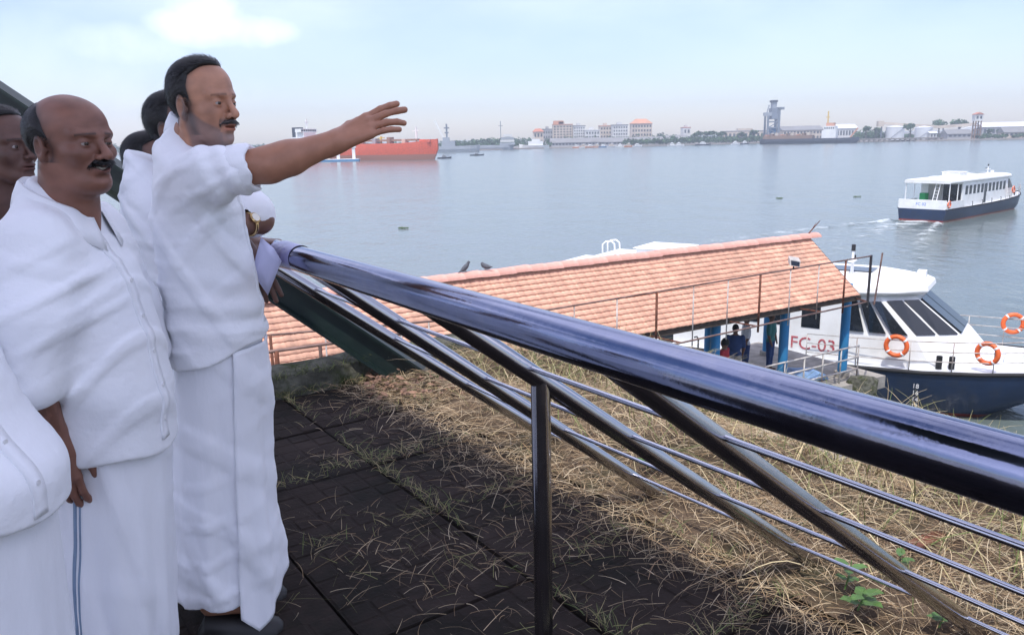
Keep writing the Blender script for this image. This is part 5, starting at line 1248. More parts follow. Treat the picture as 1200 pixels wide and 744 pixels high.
def add_head(p, bd, T, skin, hair_fn, o):
    V, Fq, C, ch = head(skin, hair_fn, o); k = o.get('scale', 1.); T = T @ Matrix.Diagonal((k*o.get('sx', 1.), k, k*o.get('sz', 1.), 1.))
    bd.add(xf(V, T), Fq, C)
    return [(n, xf(v, T), f, m, c) for n, v, f, m, c in ch]
def collar(parent, f, c, m, tilt=.03, neck=.064, open_=.38, stand=.034, leaf=.03):
    """folded shirt collar: stands on the shirt surface f round the neck at c, front lower than back"""
    n = 44; an = np.array([open_+(2*math.pi-2*open_)*i/n for i in range(n+1)]); dv = np.stack([np.cos(an), np.sin(an), np.zeros(n+1)], 1); fr = np.cos(an)
    pt = np.clip(1-np.minimum(np.arange(n+1), n-np.arange(n+1))/8.0, 0, 1)
    zb = c[2]-tilt*fr; zl = zb+stand-leaf-.010-.034*pt
    def surf(z):
        o_ = np.stack([c[0]+dv[:, 0]*.3, c[1]+dv[:, 1]*.3, z], 1); q = project(f, o_, -dv, .29); return np.hypot(q[:, 0]-c[0], q[:, 1]-c[1])
    rb, rl = surf(zb), surf(zl); rt = np.maximum(neck, np.minimum(neck+.014, rb-.012)); rl = np.clip(rl+.004, rt+.010, rt+.026+.03*pt)
    rows = [(rt-.004, zb-.025), (rt-.002, zb+stand-.006), (rt+.002, zb+stand), (rt+.007, zb+stand-.004), (rt*.45+rl*.55+.006, (zb+stand)*.45+zl*.55), (rl+.002, zl)]
    mb = MB(); mb.loft([[(c[0]+dv[i, 0]*r_[i], c[1]+dv[i, 1]*r_[i], z_[i]) for r_, z_ in rows] for i in range(n+1)], cap=False, wrap=False)
    o = mb.build('collar', m, parent, smooth=True); so = o.modifiers.new('s', 'SOLIDIFY'); so.thickness = .0025; return o
def spine(L3, pts, Y):
    q = sorted([(L3(u, v, Y).z, L3(u, v, Y).x) for u, v in pts]); return lambda z: float(np.interp(z, [t[0] for t in q], [t[1] for t in q]))
def bend(rows, sp, k=1.): return [(r[0], sp(r[0])+r[1]*k, r[2], r[3]) for r in rows]
def crease(P, ac, fa, fl, seed, sharp=.28, bias=.15):
    ac = Vector(ac).normalized(); u = P[0]*np.float32(ac.x)+P[1]*np.float32(ac.y)+P[2]*np.float32(ac.z)
    s_ = np.sin(u*np.float32(fa)+1.9*wob(P, fl, seed, n=5)); m = np.clip(wob(P, fl*1.15, seed+17, n=5)-bias, 0, 1.2); return np.exp(-(s_-1)**2/(sharp*.5))*m
def FOLD(P, s): return .0075*crease(P, (.35, 0, 1), 50, 6.5, s, .2)+.0075*crease(P, (1, .2, .75), 42, 6, s+2, .2)+.007*crease(P, (-.8, .2, 1), 46, 6.5, s+4, .18)+.004*crease(P, (.1, 0, 1), 95, 9, s+6, .3, .2)+.0025*wob(P, 9, s+3)

# ---------- hair shapes
def hair_full(front=.05, thick=.0075, temple=.012, top=.068, nape=.035, low=-.045):
    def fn(P, cran):
        X, Y, Z = P; AY = np.abs(Y)
        xh = np.interp(Z, [.0, .05, .085, .11, .135, .16, .19, .213, .232, .27], [low, low, -.03, temple, temple-.002, temple-.008, temple-.006, front, top, top+.01]).astype(np.float32)
        xh = xh+.020*np.clip(.5-AY/.07, 0, .5)*(Z > .19)
        th = thick*(1+.35*wob(P, 38, 3))*np.clip((Z-.02)/.05, .4, 1)
        reg = np.maximum(X-xh, (nape-Z)*.8)
        reg = np.maximum(reg, -ell([X, AY, Z], (-.006, .08, .098), (.025, .03, .034)))
        th = th*np.clip(-reg/.020, 0, 1)**.6+.0003
        return np.maximum(cran-th, reg), reg
    return fn
def hair_bald(P, cran):
    X, Y, Z = P; AY = np.abs(Y)
    zt = np.interp(X, [-.12, -.08, -.04, -.01, .01], [.224, .220, .206, .172, .125]).astype(np.float32)
    th = .0095*(1+.3*wob(P, 40, 8))
    reg = np.maximum(np.maximum(X-.012, Z-zt), (.038-Z)*.8)
    reg = np.maximum(reg, -ell([X, AY, Z], (-.006, .08, .096), (.024, .03, .036)))
    reg = np.maximum(reg, np.where(Z < .07, X+.035, -1))
    th = th*np.clip(-reg/.028, 0, 1)**.7+.0003
    return np.maximum(cran-th, reg), reg

# ================================================================== the pointing man
def man_pointing():
    base = W(266, 715, 2.37); base.z = 0
    yaw = R(12); p = empty('person', base, yaw); Rm = Matrix.Rotation(yaw, 4, 'Z'); inv_ = (Matrix.Translation(base) @ Rm).inverted()
    L3 = lambda u, v, Y: inv_ @ W(u, v, Y)
    skin = (.43, .215, .135); bd = Body()
    sp = spine(L3, ((231, 150), (230, 185), (230, 230), (240, 300), (258, 400), (259, 440), (262, 560), (268, 700), (270, 760)), 2.37)
    # head
    chin = L3(268, 170, 2.33); T = Matrix.Translation((chin.x-.060, chin.y, chin.z)) @ Euler((0, R(3), R(-12)-R(19))).to_matrix().to_4x4()
    kids = add_head(p, bd, T, skin, hair_full(front=.030, top=.062, thick=.008), dict(res=.0024, scale=.985, sx=.90, beard=(('jaw', (.115, .10, .105), .72), ('goat', (.20, .185, .19), .7), ('side', (.07, .065, .065), .8), ('mous', (.06, .052, .052), .8)), moustache=((.075, .068, .068), .55), grey=.8, lid=.0030, brow=.5, gaze=(.0, 0), open=.5, neck=.058, nback=-.06))
    hp = T @ Vector((-.02, 0, .0))
    # right arm, pointing
    sh = L3(205, 210, 2.20); el = L3(316, 193, 2.20); wr = L3(390, 168, 2.24); kn = L3(424, 151, 2.25)
    hx = (kn-wr).normalized(); HT = frame(hx, Vector((-.25, -.72, .64)), wr+hx*.02)
    lo, hi = bbox([el-(el-sh)*.35, kn+hx*.12, wr], .085); P, ax = grid(lo, hi, .0028)
    d = limb(P, [sh, el, el.lerp(wr, .3), wr], [.054, .047, .046, .031], .02)
    d = smin(d, hand_sdf(P, HT, 1, (.16, .20, .32, .22), .07, (.55, .65, -.5), 1.08), .018)
    d = d+.0005*wob(P, 120, 2)
    V, Fq = nets(d, lo, .0028); C = np.tile(np.array(skin)*np.array((.86, .82, .82)), (len(V), 1)); bd.add(V, Fq, C)
    # coarse trunk, hidden by the clothes, and feet
    ff = L3(245, 738, 2.36)
    P, ax = grid((-.3, -.25, .0), (.3, .25, 1.52), .014)
    d = ell(P, (sp(1.15), 0, 1.15), (.08, .14, .28))
    for s_ in (-.09, .09): d = smin(d, limb(P, [(sp(.9), s_*.8, .88), (sp(.5), s_, .5), (-.01, s_, .09)], [.055, .05, .04], .03), .03); d = smin(d, cone(P, (-.03, s_, .035), (.14, s_*1.15, .022), .035, .025), .03)
    d = smin(d, cone(P, (hp.x-.03, hp.y, 1.5), (sp(1.3), 0, 1.3), .04, .05), .03); d = smin(d, cone(P, (sp(1.35), -.06, 1.32), tuple(sh.lerp(el, .45)), .025, .035), .02)
    V, Fq = nets(d, (-.3, -.25, 0.), .014); bd.add(V, Fq, np.tile(np.array(skin)*.8, (len(V), 1)))
    body = bd.build(p)
    for n, v, f, m, c in kids: put(p, n, v, f, m, c)
    # shirt
    rows = smooth_rows(bend([(.70, .0, .150, .195), (.80, .0, .147, .19), (.92, 0, .143, .185), (1.05, .0, .137, .180), (1.18, 0, .132, .185), (1.28, 0, .124, .188), (1.365, 0, .110, .182), (1.42, 0, .094, .150), (1.465, 0, .077, .100), (1.515, 0, .064, .070), (1.57, 0, .052, .055)], sp))
    tf_ = torso_fn(rows, .5, 1.33, sp(1.5)); slv = [Vector((sp(1.37), -.145, 1.362)), sh.lerp(el, .35), sh.lerp(el, .80)]
    slL = [Vector((sp(1.4), .15, 1.40)), Vector((sp(1.2)-.01, .235, 1.20)), Vector((sp(1.07)+.04, .24, 1.07))]
    ced = (el-sh).normalized()
    def sf(P):
        d = tf_(P)
        P2 = [P[0]+.012*wob(P, 18, 31), P[1], P[2]+.010*wob(P, 18, 37)]
        d = smin(d, limb(P2, slv, [.078, .068, .059], .03), .05)
        d = smin(d, limb(P, slL, [.075, .066, .058], .03), .04)
        d = d-FOLD(P, 11)
        # drag folds from the raised arm pit, and creases on the sleeve
        q = [P[0]-slv[0].x-.05, P[1]+.14, P[2]-1.30]; r_ = np.sqrt(q[0]**2+q[1]**2*.5+q[2]**2)+.01
        a = np.arctan2(q[2], q[0]); d = d-.006*np.exp(-((r_-.10)/.09)**2)*crease(P, (-.55, 0, 1), 75, 6, 51, .3, -.3)*(P[1] < .06)
        s_ = (P[0]-slv[0].x)*ced.x+(P[1]-slv[0].y)*ced.y+(P[2]-slv[0].z)*ced.z
        d = d-.006*np.exp(-((s_-.17)/.09)**2)*np.sin(s_*95+P[2]*40+2*wob(P, 9, 4))
        d = d-.0035*np.exp(-((P[2]-.98)/.10)**2)*np.sin(P[2]*75+P[0]*16+2*wob(P, 7, 14))
        hemz = .815+.09*np.clip((P[0]-sp(.85)+.10)/.28, 0, 1)+.006*np.sin(P[0]*30+P[1]*20)
        d = smax(d, (hemz-P[2]), .008)
        ce = slv[2]; d = smax(d, ((P[0]-ce.x)*ced.x+(P[1]-ce.y)*ced.y+(P[2]-ce.z)*ced.z)-.004, .008)
        return smax(d, P[2]+.5*np.clip(P[0]-sp(1.5), -.1, .1)-1.53, .01)
    lo, hi = bbox([(sp(1.3)-.2, -.26, .78), (sp(.9)+.2, .32, 1.57), slv[2]+ced*.03, slv[1]], .06); P, ax = grid(lo, hi, .0058)
    V, Fq = nets(sf(P), lo, .0058); shirt = put(p, 'shirt', V, Fq, 'cloth')
    # rolled cuff
    cc = slv[2]; mb = MB(); xa = ced.cross(Vector((0, 0, 1))).normalized(); ya = ced.cross(xa)
    rgs = []
    for t, r_ in ((-.055, .060), (-.05, .0655), (-.02, .0665), (.006, .0645), (.012, .061), (.008, .054), (-.03, .048)):
        rgs.append([cc+ced*(t+.006*math.sin(k*.9)+.10*0)+(xa*math.cos(k*2*math.pi/36)+ya*math.sin(k*2*math.pi/36))*(r_+.0018*math.sin(k*1.7+t*60)) for k in range(36)])
    mb.loft(rgs, cap=False); mb.build('rolled_cuff', 'cloth', shirt, smooth=True)
    collar(shirt, sf, (sp(1.5)+.006, 0, 1.478), 'cloth', tilt=.046, neck=.062, leaf=.044)
    zz = np.linspace(1.42, .93, 44); o_ = np.stack([np.full(44, .45), np.full(44, -.012), zz], 1); pr = project(sf, o_, np.tile([-1, 0, 0], (44, 1)))
    strip([((q[0], q[1], q[2]), (1, 0, 0)) for q in pr], [(0, 1, 0)]*44, .034, .003).build('placket', 'cloth', shirt, smooth=True)
    # mundu
    mr = smooth_rows(bend([(.02, .0, .150, .172), (.3, .0, .146, .170), (.55, .0, .138, .168), (.75, .0, .134, .168), (.95, .0, .122, .16)], sp))
    mf = torso_fn(mr)
    def mfn(P):
        th = np.arctan2(P[1], P[0]-sp(.4)); d = mf(P)
        lowm = np.clip((.95-P[2])/.7, 0, 1)
        d = d-lowm*(.007*np.sin(th*7+P[2]*2.4+1)+.005*np.sin(th*13-P[2]*3))-.005*crease(P, (.5, .3, 1), 30, 5, 41, .3, 0)-.006*crease(P, (1, .3, .25), 44, 4, 45, .35, -.1)-.003*crease(P, (-.3, 0, 1), 60, 6, 47)
        d = smax(d, .055+.004*np.sin(th*9)-P[2], .006); return smax(d, P[2]-.97, .01)
    lo, hi = (min(sp(.1), sp(.9))-.2, -.24, .02), (max(sp(.1), sp(.9))+.2, .24, 1.0); P, ax = grid(lo, hi, .007); V, Fq = nets(mfn(P), lo, .007); mun = put(p, 'mundu', V, Fq, 'cloth_mundu')
    # front flap that hangs lower to a point
    nu, nv_ = 26, 60; rows_ = []
    for j in range(nv_+1):
        t = j/nv_; ring = []
        for i in range(nu+1):
            s_ = i/nu; th = R(-72)+R(92)*s_
            zl = .875; zb = .175-.135*math.exp(-((s_-.22)/.16)**2)*1.0 + .05*max(0, s_-.5)
            if s_ < .2: zb = -.045+.35*(.2-s_)
            else: zb = -.045+.21*(s_-.2)
            z = zl+(zb-zl)*t; ring.append((th, z))
        rows_.append(ring)
    flat = [q for r_ in rows_ for q in r_]; th = np.array([q[0] for q in flat]); z = np.array([q[1] for q in flat]); cx_ = np.array([sp(q) for q in z])
    dirv = np.stack([np.cos(th), np.sin(th), np.zeros_like(th)], 1); o_ = np.stack([cx_+dirv[:, 0]*.5, dirv[:, 1]*.5, np.maximum(z, .075)], 1)
    pr = project(mfn, o_, -dirv, .49); wv = .010+.009*np.sin(z*11+th*2)*np.clip((.8-z)/.5, 0, 1)+.012*np.clip((.3-z)/.3, 0, 1)+.003*np.sin(th*9+z*6)
    pr = pr+dirv*wv[:, None]; pr[:, 2] = z
    mb = MB(); n_ = nu+1; mb.loft([[tuple(pr[j*n_+i]) for i in range(n_)] for j in range(nv_+1)], cap=False, wrap=False)
    fo = mb.build('mundu_flap', 'cloth_mundu', mun, smooth=True); so = fo.modifiers.new('s', 'SOLIDIFY'); so.thickness = .003; so.offset = 1
    for s_ in (-.09, .09):
        mb = MB(); mb.loft([[(x, s_*1.1+w_*math.cos(a*.524), .0+hh*max(0, math.sin(a*.524))) for a in range(12)] for x, w_, hh in ((-.075, .02, .03), (-.05, .04, .075), (.03, .045, .07), (.12, .05, .05), (.17, .04, .03), (.185, .02, .012))]); mb.build('shoe', 'shoe', p, smooth='auto').location.z = FZ
    tag(p, 'taller bearded man in white shirt and mundu pointing over the water', 'person'); return p
man_pointing()

# ================================================================== the moustached man
def man_smiling():
    base = W(136, 800, 1.97); base.z = 0; yaw = R(4)
    p = empty('person', base, yaw); inv_ = (Matrix.Translation(base) @ Matrix.Rotation(yaw, 4, 'Z')).inverted(); L3 = lambda u, v, Y: inv_ @ W(u, v, Y)
    skin = (.215, .10, .07); bd = Body()
    sp = spine(L3, ((76, 205), (72, 240), (76, 275), (95, 330), (112, 400), (128, 490), (130, 525), (133, 600), (137, 744), (138, 860)), 1.97)
    chin = L3(127, 220, 1.95); T = Matrix.Translation((chin.x-.072, chin.y, chin.z)) @ Euler((0, R(3), R(-4)-R(24))).to_matrix().to_4x4()
    kids = add_head(p, bd, T, skin, hair_bald, dict(res=.0026, scale=.965, sz=.95, fat=.2, fade=.012, smile=1.0, moustache=((.010, .009, .009), 1.15), grey=.25, lid=.0027, neck=.066, nback=-.05, lips=(.13, .05, .045)))
    hp = T @ Vector((-.03, 0, 0))
    # right arm hanging, hand by the thigh
    sh = Vector((sp(1.23), -.17, 1.23)); wr = L3(66, 512, 1.80); el = Vector((sp(1.)-.06, -.225, 1.0)); hx = Vector((.06, .0, -1)).normalized(); HT = frame(hx, Vector((0, -1, 0)), wr+hx*.02)
    lo, hi = bbox([el, wr, wr+hx*.22], .07); P, ax = grid(lo, hi, .004)
    d = limb(P, [sh, el, wr], [.05, .042, .028], .02); d = smin(d, hand_sdf(P, HT, 1, (.3, .3, .35, .4), .03, (.7, .5, -.3)), .015)
    V, Fq = nets(d, lo, .004); bd.add(V, Fq, np.tile(np.array(skin), (len(V), 1)))
    P, ax = grid((-.35, -.27, 0.), (.25, .25, 1.34), .016); d = ell(P, (sp(1.), 0, .98), (.08, .13, .24))
    for s_ in (-.09, .09): d = smin(d, limb(P, [(sp(.75), s_*.8, .75), (sp(.45), s_, .45), (-.01, s_, .08)], [.055, .05, .04], .03), .03); d = smin(d, cone(P, (-.03, s_, .035), (.14, s_*1.15, .022), .035, .025), .03)
    d = smin(d, cone(P, (hp.x-.02, hp.y, 1.3), (sp(1.1), 0, 1.1), .045, .05), .03); d = smin(d, cone(P, (sp(1.15), -.08, 1.15), tuple(sh), .03, .035), .02); d = smin(d, limb(P, [sh, el, wr], [.05, .042, .03]), .03)
    V, Fq = nets(d, (-.35, -.27, 0.), .016); bd.add(V, Fq, np.tile(np.array(skin)*.8, (len(V), 1)))
    bd.build(p)
    for n, v, f, m, c in kids: put(p, n, v, f, m, c)
    rows = smooth_rows(bend([(.60, 0, .158, .172), (.74, 0, .158, .174), (.86, 0, .158, .175), (.98, 0, .148, .178), (1.10, 0, .134, .184), (1.19, 0, .120, .192), (1.25, 0, .104, .178), (1.295, 0, .086, .135), (1.325, 0, .074, .092), (1.36, 0, .068, .072), (1.42, 0, .055, .055)], sp))
    tf_ = torso_fn(rows, .5, 1.17, sp(1.33)); sl = [Vector((sp(1.235), -.150, 1.235)), Vector((sp(1.1)-.03, -.215, 1.09)), Vector((sp(.95)-.06, -.228, .95))]; sL = [Vector((sp(1.23), .15, 1.235)), Vector((sp(1.03), .225, 1.03)), Vector((sp(.9)+.02, .235, .9))]
    def sf(P):
        d = tf_(P); P2 = [P[0]+.008*wob(P, 20, 61), P[1], P[2]]
        d = smin(d, limb(P2, sl, [.088, .086, .076], .03), .045); d = smin(d, limb(P, sL, [.085, .08, .07], .03), .04)
        d = d-FOLD(P, 71)
        q = [P[0]-sp(1.08), P[2]-1.08]; r_ = np.sqrt(q[0]**2+q[1]**2)+.01; a = np.arctan2(q[1], q[0]); d = d-.006*np.exp(-((r_-.10)/.09)**2)*crease(P, (-.5, 0, 1), 70, 6, 57, .3, -.3)*(P[1] < 0)
        d = d-.004*np.exp(-((P[2]-.80)/.13)**2)*np.sin(P[2]*46+P[0]*26+2*wob(P, 6, 24))
        hemz = .715+.006*np.sin(P[0]*24+P[1]*17)-.02*np.clip(P[0]/.2, -1, 1); d = smax(d, hemz-P[2], .008)
        return smax(d, P[2]+.5*np.clip(P[0]-sp(1.33), -.1, .1)-1.37, .01)
    lo, hi = (sp(1.2)-.2, -.34, .68), (sp(.8)+.22, .34, 1.43); P, ax = grid(lo, hi, .006); V, Fq = nets(sf(P), lo, .006); shirt = put(p, 'shirt', V, Fq, 'cloth')
    zz = np.linspace(1.28, .725, 44); o_ = np.stack([np.full(44, .45), np.full(44, -.035), zz], 1); pr = project(sf, o_, np.tile([-1, 0, 0], (44, 1)))
    strip([((q[0], q[1], q[2]), (1, 0, 0)) for q in pr], [(0, 1, 0)]*44, .036, .0035).build('placket', 'cloth', shirt, smooth=True)
    for k in range(6):
        q = pr[4+k*7]; mb = MB(); mb.lathe([(0, 0), (.0055, 0), (.006, .003), (0, .003)], (0, 0, 0), 12, 'x'); o = mb.build('button', 'button', shirt, smooth='auto'); o.location = (q[0]+.003, q[1], q[2])
    collar(shirt, sf, (sp(1.33)+.006, 0, 1.315), 'cloth', tilt=.046, neck=.074, leaf=.05)
    mr = smooth_rows(bend([(.06, 0, .145, .165), (.3, 0, .145, .165), (.55, 0, .140, .158), (.70, 0, .132, .146), (.75, 0, .126, .138), (.85, 0, .118, .13)], sp)); mf = torso_fn(mr)
    def mfn(P):
        th = np.arctan2(P[1], P[0]-.03); d = mf(P); lowm = np.clip((.85-P[2])/.6, 0, 1)
        d = d-lowm*(.006*np.sin(th*8+P[2]*2+2)+.004*np.sin(th*15-P[2]*3))-.005*crease(P, (.5, .3, 1), 28, 5, 81, .3, 0)-.006*crease(P, (1, .3, .2), 40, 4, 85, .35, -.1)-.003*crease(P, (-.3, 0, 1), 60, 6, 87)
        return smax(smax(d, .07-P[2], .006), P[2]-.86, .01)
    lo, hi = (min(sp(.1), sp(.8))-.2, -.27, .05), (max(sp(.1), sp(.8))+.2, .27, .9); P, ax = grid(lo, hi, .0075); V, Fq = nets(mfn(P), lo, .0075); mun = put(p, 'mundu', V, Fq, 'cloth_mundu')
    for dx, wd in ((0, .008), (.012, .004)):
        zz = np.linspace(.715, .075, 50); o_ = np.stack([np.array([sp(q) for q in zz])-.03+dx, np.full(50, -.45), zz], 1); pr = project(mfn, o_, np.tile([0, 1, 0], (50, 1)))
        strip([((q[0], q[1], q[2]), (0, -1, 0)) for q in pr], [(1, 0, 0)]*50, wd, .002).build('border_stripe', 'border', mun, smooth=True)
    for s_ in (-.09, .09):
        mb = MB(); mb.loft([[(x, s_*1.1+w_*math.cos(a*.524), .0+hh*max(0, math.sin(a*.524))) for a in range(12)] for x, w_, hh in ((-.075, .02, .03), (-.05, .04, .075), (.03, .045, .07), (.12, .05, .05), (.17, .04, .03), (.185, .02, .012))]); mb.build('shoe', 'shoe', p, smooth='auto').location.z = FZ
    tag(p, 'balding smiling man with thick black moustache, white shirt and striped mundu', 'person')
man_smiling()

# ================================================================== the other men, partly seen
def man_plain(base, yaw, crown, chin_pt, head_yaw, skin, hair_fn, ho, cloth, lab, lean=0., belly=.0, hem=.72, arms=(), watch=False, res=.008):
    """a standing man in shirt and mundu; crown = height of the top of the head"""
    k = crown/1.72; crown += .0; p = empty('person', base, yaw); bd = Body(); inv_ = (Matrix.Translation(base) @ Matrix.Rotation(yaw, 4, 'Z')).inverted()
    sz = 1.48*k
    cx = lambda z: -lean*max(0, (z-.85*k))/(.6*k)
    c = inv_ @ chin_pt if chin_pt is not None else Vector((cx(sz)+.03, 0, crown-.235))
    T = Matrix.Translation((c.x-.068, c.y, c.z)) @ Euler((0, R(2), head_yaw)).to_matrix().to_4x4()
    kids = add_head(p, bd, T, skin, hair_fn, ho)
    rows = smooth_rows([(hem-.1, .02+belly*.6, .148+belly, .190), (hem+.1, .022+belly*.6, .150+belly, .190), (1.0*k, .012+belly*.5+cx(1.0*k), .142+belly*.8, .186), (1.18*k, cx(1.18*k), .132+belly*.2, .188), (1.30*k, -.02+cx(1.3*k), .122, .19), (1.38*k, -.032+cx(1.38*k), .105, .182), (1.43*k, -.04+cx(1.43*k), .088, .15), (1.475*k, -.045+cx(sz), .074, .102), (1.515*k, -.046+cx(sz), .066, .074), (1.57*k, -.046+cx(sz), .055, .055)])
    tf_ = torso_fn(rows, .45, 1.32*k, -.045+cx(sz)); sl = []; sr = []
    for (pts, fr, hd) in arms:
        q = [inv_ @ x for x in pts]; sl.append((q, fr, hd))
    def sf(P):
        d = tf_(P)
        for q, fr, hd in sl:
            s0 = q[0]; s1 = q[0].lerp(q[1], min(1, fr)); pts = [s0, s1] if fr <= 1 else [s0, q[1], q[1].lerp(q[2], fr-1)]
            d = smin(d, limb(P, pts, [.085, .074, .062][:len(pts)], .03), .04)
        d = d-FOLD(P, int(abs(base.x*100)) % 50+100)
        d = d-.004*np.exp(-((P[2]-hem-.2)/.2)**2)*np.sin(P[2]*40+P[0]*20+2*wob(P, 6, 24))
        d = smax(d, hem+.006*np.sin(P[0]*24+P[1]*17)-P[2], .008); return smax(d, P[2]+.45*np.clip(P[0]+.045-cx(sz), -.1, .1)-1.51*k, .01)
    al = [(-.26-lean, -.28, hem-.03), (.26+belly*1.5, .28, 1.56*k)]
    for q, fr, hd in sl: al += [tuple(q[0]), tuple(q[0].lerp(q[1], min(1, fr)))]+([tuple(q[1].lerp(q[2], fr-1))] if fr > 1 else [])
    lo, hi = bbox(al, .075); lo = (lo[0], lo[1], hem-.04); P, ax = grid(lo, hi, res); V, Fq = nets(sf(P), lo, res); shirt = put(p, 'shirt', V, Fq, cloth)
    collar(shirt, sf, (-.043+cx(sz), 0, 1.465*k), cloth, tilt=.04, neck=.062, leaf=.042)
    zz = np.linspace(1.42*k, hem+.012, 40); o_ = np.stack([np.full(40, .5), np.full(40, -.02), zz], 1); pr = project(sf, o_, np.tile([-1, 0, 0], (40, 1)), .8)
    strip([((q[0], q[1], q[2]), (1, 0, 0)) for q in pr], [(0, 1, 0)]*40, .036, .0035).build('placket', cloth, shirt, smooth=True)
    for j in range(6):
        q = pr[4+j*6]; mb = MB(); mb.lathe([(0, 0), (.0055, 0), (.006, .003), (0, .003)], (0, 0, 0), 12, 'x'); o = mb.build('button', 'button', shirt, smooth='auto'); o.location = (q[0]+.003, q[1], q[2])
    mf = torso_fn(smooth_rows([(.06, .02, .135, .155), (.4, .02, .135, .16), (hem, .02, .14+belly*.5, .17), (hem+.12, .02, .135, .165)]))
    def mfn(P):
        th = np.arctan2(P[1], P[0]-.02); d = mf(P); lw = np.clip((hem-P[2])/.6, 0, 1)
        d = d-lw*(.006*np.sin(th*8+P[2]*2+2)+.004*np.sin(th*15-P[2]*3))-.005*crease(P, (.5, .3, 1), 28, 5, 91, .3, 0)-.006*crease(P, (1, .3, .2), 40, 4, 95, .35, -.1); return smax(smax(d, .07-P[2], .006), P[2]-hem-.1, .01)
    lo, hi = (-.2, -.24, .05), (.28, .24, hem+.12); P, ax = grid(lo, hi, res*1.2); V, Fq = nets(mfn(P), lo, res*1.2); put(p, 'mundu', V, Fq, 'cloth_mundu')
    P, ax = grid((-.25-lean, -.22, 0.), (.25, .22, 1.5*k), .018); d = ell(P, (cx(1.15*k)*.8, 0, 1.12*k), (.08, .13, .26*k))
    for s_ in (-.08, .08): d = smin(d, limb(P, [(0, s_*.8, .8*k), (.01, s_, .45), (-.01, s_, .08)], [.055, .05, .04], .03), .03); d = smin(d, cone(P, (-.03, s_, .035), (.14, s_*1.15, .022), .035, .025), .03)
    d = smin(d, cone(P, (-.05+cx(sz), 0, 1.47*k), (-.03+cx(1.3*k), 0, 1.25*k), .04, .05), .03)
    V, Fq = nets(d, (-.25-lean, -.22, 0.), .018); bd.add(V, Fq, np.tile(np.array(skin)*.8, (len(V), 1)))
    for q, fr, hd in sl:
        hx, zh, sd, curl, sp, th_ = hd; hx = inv_.to_3x3() @ Vector(hx); hx.normalize(); zh = inv_.to_3x3() @ Vector(zh); HT = frame(hx, zh, q[2]+hx*.02)
        lo, hi = bbox(list(q[1:])+[q[2]+hx*.2, q[0].lerp(q[1], .5)], .07); P, ax = grid(lo, hi, .0042)
        d = limb(P, q, [.05, .042, .028], .02); d = smin(d, hand_sdf(P, HT, sd, curl, sp, th_), .015); V, Fq = nets(d, lo, .0042); bd.add(V, Fq, np.tile(np.array(skin), (len(V), 1)))
    bd.build(p)
    for n, v, f, m, c_ in kids: put(p, n, v, f, m, c_)
    for s_ in (-.08, .08):
        mb = MB(); mb.loft([[(x, s_*1.1+w_*math.cos(a*.524), .0+hh*max(0, math.sin(a*.524))) for a in range(12)] for x, w_, hh in ((-.075, .02, .03), (-.05, .04, .075), (.03, .045, .07), (.12, .05, .05), (.17, .04, .03), (.185, .02, .012))]); mb.build('shoe', 'shoe', p, smooth='auto')
    tag(p, lab, 'person'); return p
def flo(v): return Vector((v.x, v.y, FZ))
HO = dict(res=.005, lid=.0036)
man_plain(flo(W(-46, 620, 1.52)), R(-6), 1.65, None, R(-10), (.13, .07, .05), hair_full(), HO, 'cloth', 'man in white shirt cut off by the left edge of the picture', lean=.13, belly=.018, hem=.80, res=.0062)
man_plain(flo(W(0, 300, 2.72)), R(0), 1.70, W(34, 214, 2.66), R(-16), (.12, .06, .045), hair_full(front=.04, top=.07), dict(res=.0035, lid=.0026), 'cloth_blue', 'man in pale blue shirt half hidden behind the moustached man')
eb = flo(W(205, 300, 2.86))
pe = man_plain(eb, R(5), 1.70, W(236, 190, 2.84), R(-12), (.17, .085, .06), hair_full(front=.04, top=.07), dict(res=.0035, lid=.0036), 'cloth', 'man in white shirt with wrist watch hidden behind the pointing man', arms=(((W(232, 205, 2.62), W(304, 258, 2.56), W(268, 268, 2.44)), .86, ((-1, -.25, .1), (0, -.3, 1), 1, (.4, .4, .4, .4), .02, (.7, .5, -.3))),))
wq = W(291, 262.5, 2.51)
mw_ = empty('wrist_watch', wq); ax_ = (W(304, 258, 2.56)-W(268, 268, 2.44)).normalized(); vd = Vector((.1, -1, .25)); vd = (vd-ax_*vd.dot(ax_)).normalized(); sd_ = ax_.cross(vd)
mw_.matrix_world = basis(ax_, sd_, vd, wq)
mb = MB(); mb.tube([(0, .036*math.cos(a*.2618), .036*math.sin(a*.2618)) for a in range(24)], .006, 8, closed=True); mb.build('strap', 'watch', mw_, smooth=True)
mb = MB(); mb.lathe([(0, .034), (.017, .034), (.018, .040), (.015, .043), (0, .043)], (0, 0, 0), 20); mb.build('case', 'watch', mw_, smooth='auto')
mb = MB(); mb.lathe([(0, .0425), (.0135, .0425), (.0135, .0436), (0, .0436)], (0, 0, 0), 20); mb.build('dial', 'dial', mw_)
tag(mw_, 'gold wrist watch on the wrist of the hidden man', 'watch')
fb = flo(W(200, 300, 3.22))
rh = W(296, 287, 2.67); lh = W(297, 282, 2.70)
man_plain(fb, R(-12), 1.58, None, R(5), (.15, .078, .058), hair_full(front=.04, top=.07), dict(res=.004, lid=.0036), 'cloth', 'shorter dark haired man behind, with hand on the steel railing', arms=(
    ((W(205, 225, 3.0), W(245, 285, 2.80), W(286, 289, 2.585)), .8, ((.5, -.25, -.85), (.6, -.75, .25), 1, (.15, .2, .3, .4), .04, (.9, .2, -.2))),
    ((W(240, 215, 3.1), W(270, 280, 2.95), W(292, 284, 2.74)), .8, ((.9, -.25, -.02), (0, 0, 1), -1, (.25, .3, .35, .4), .03, (.7, .5, -.3)))))
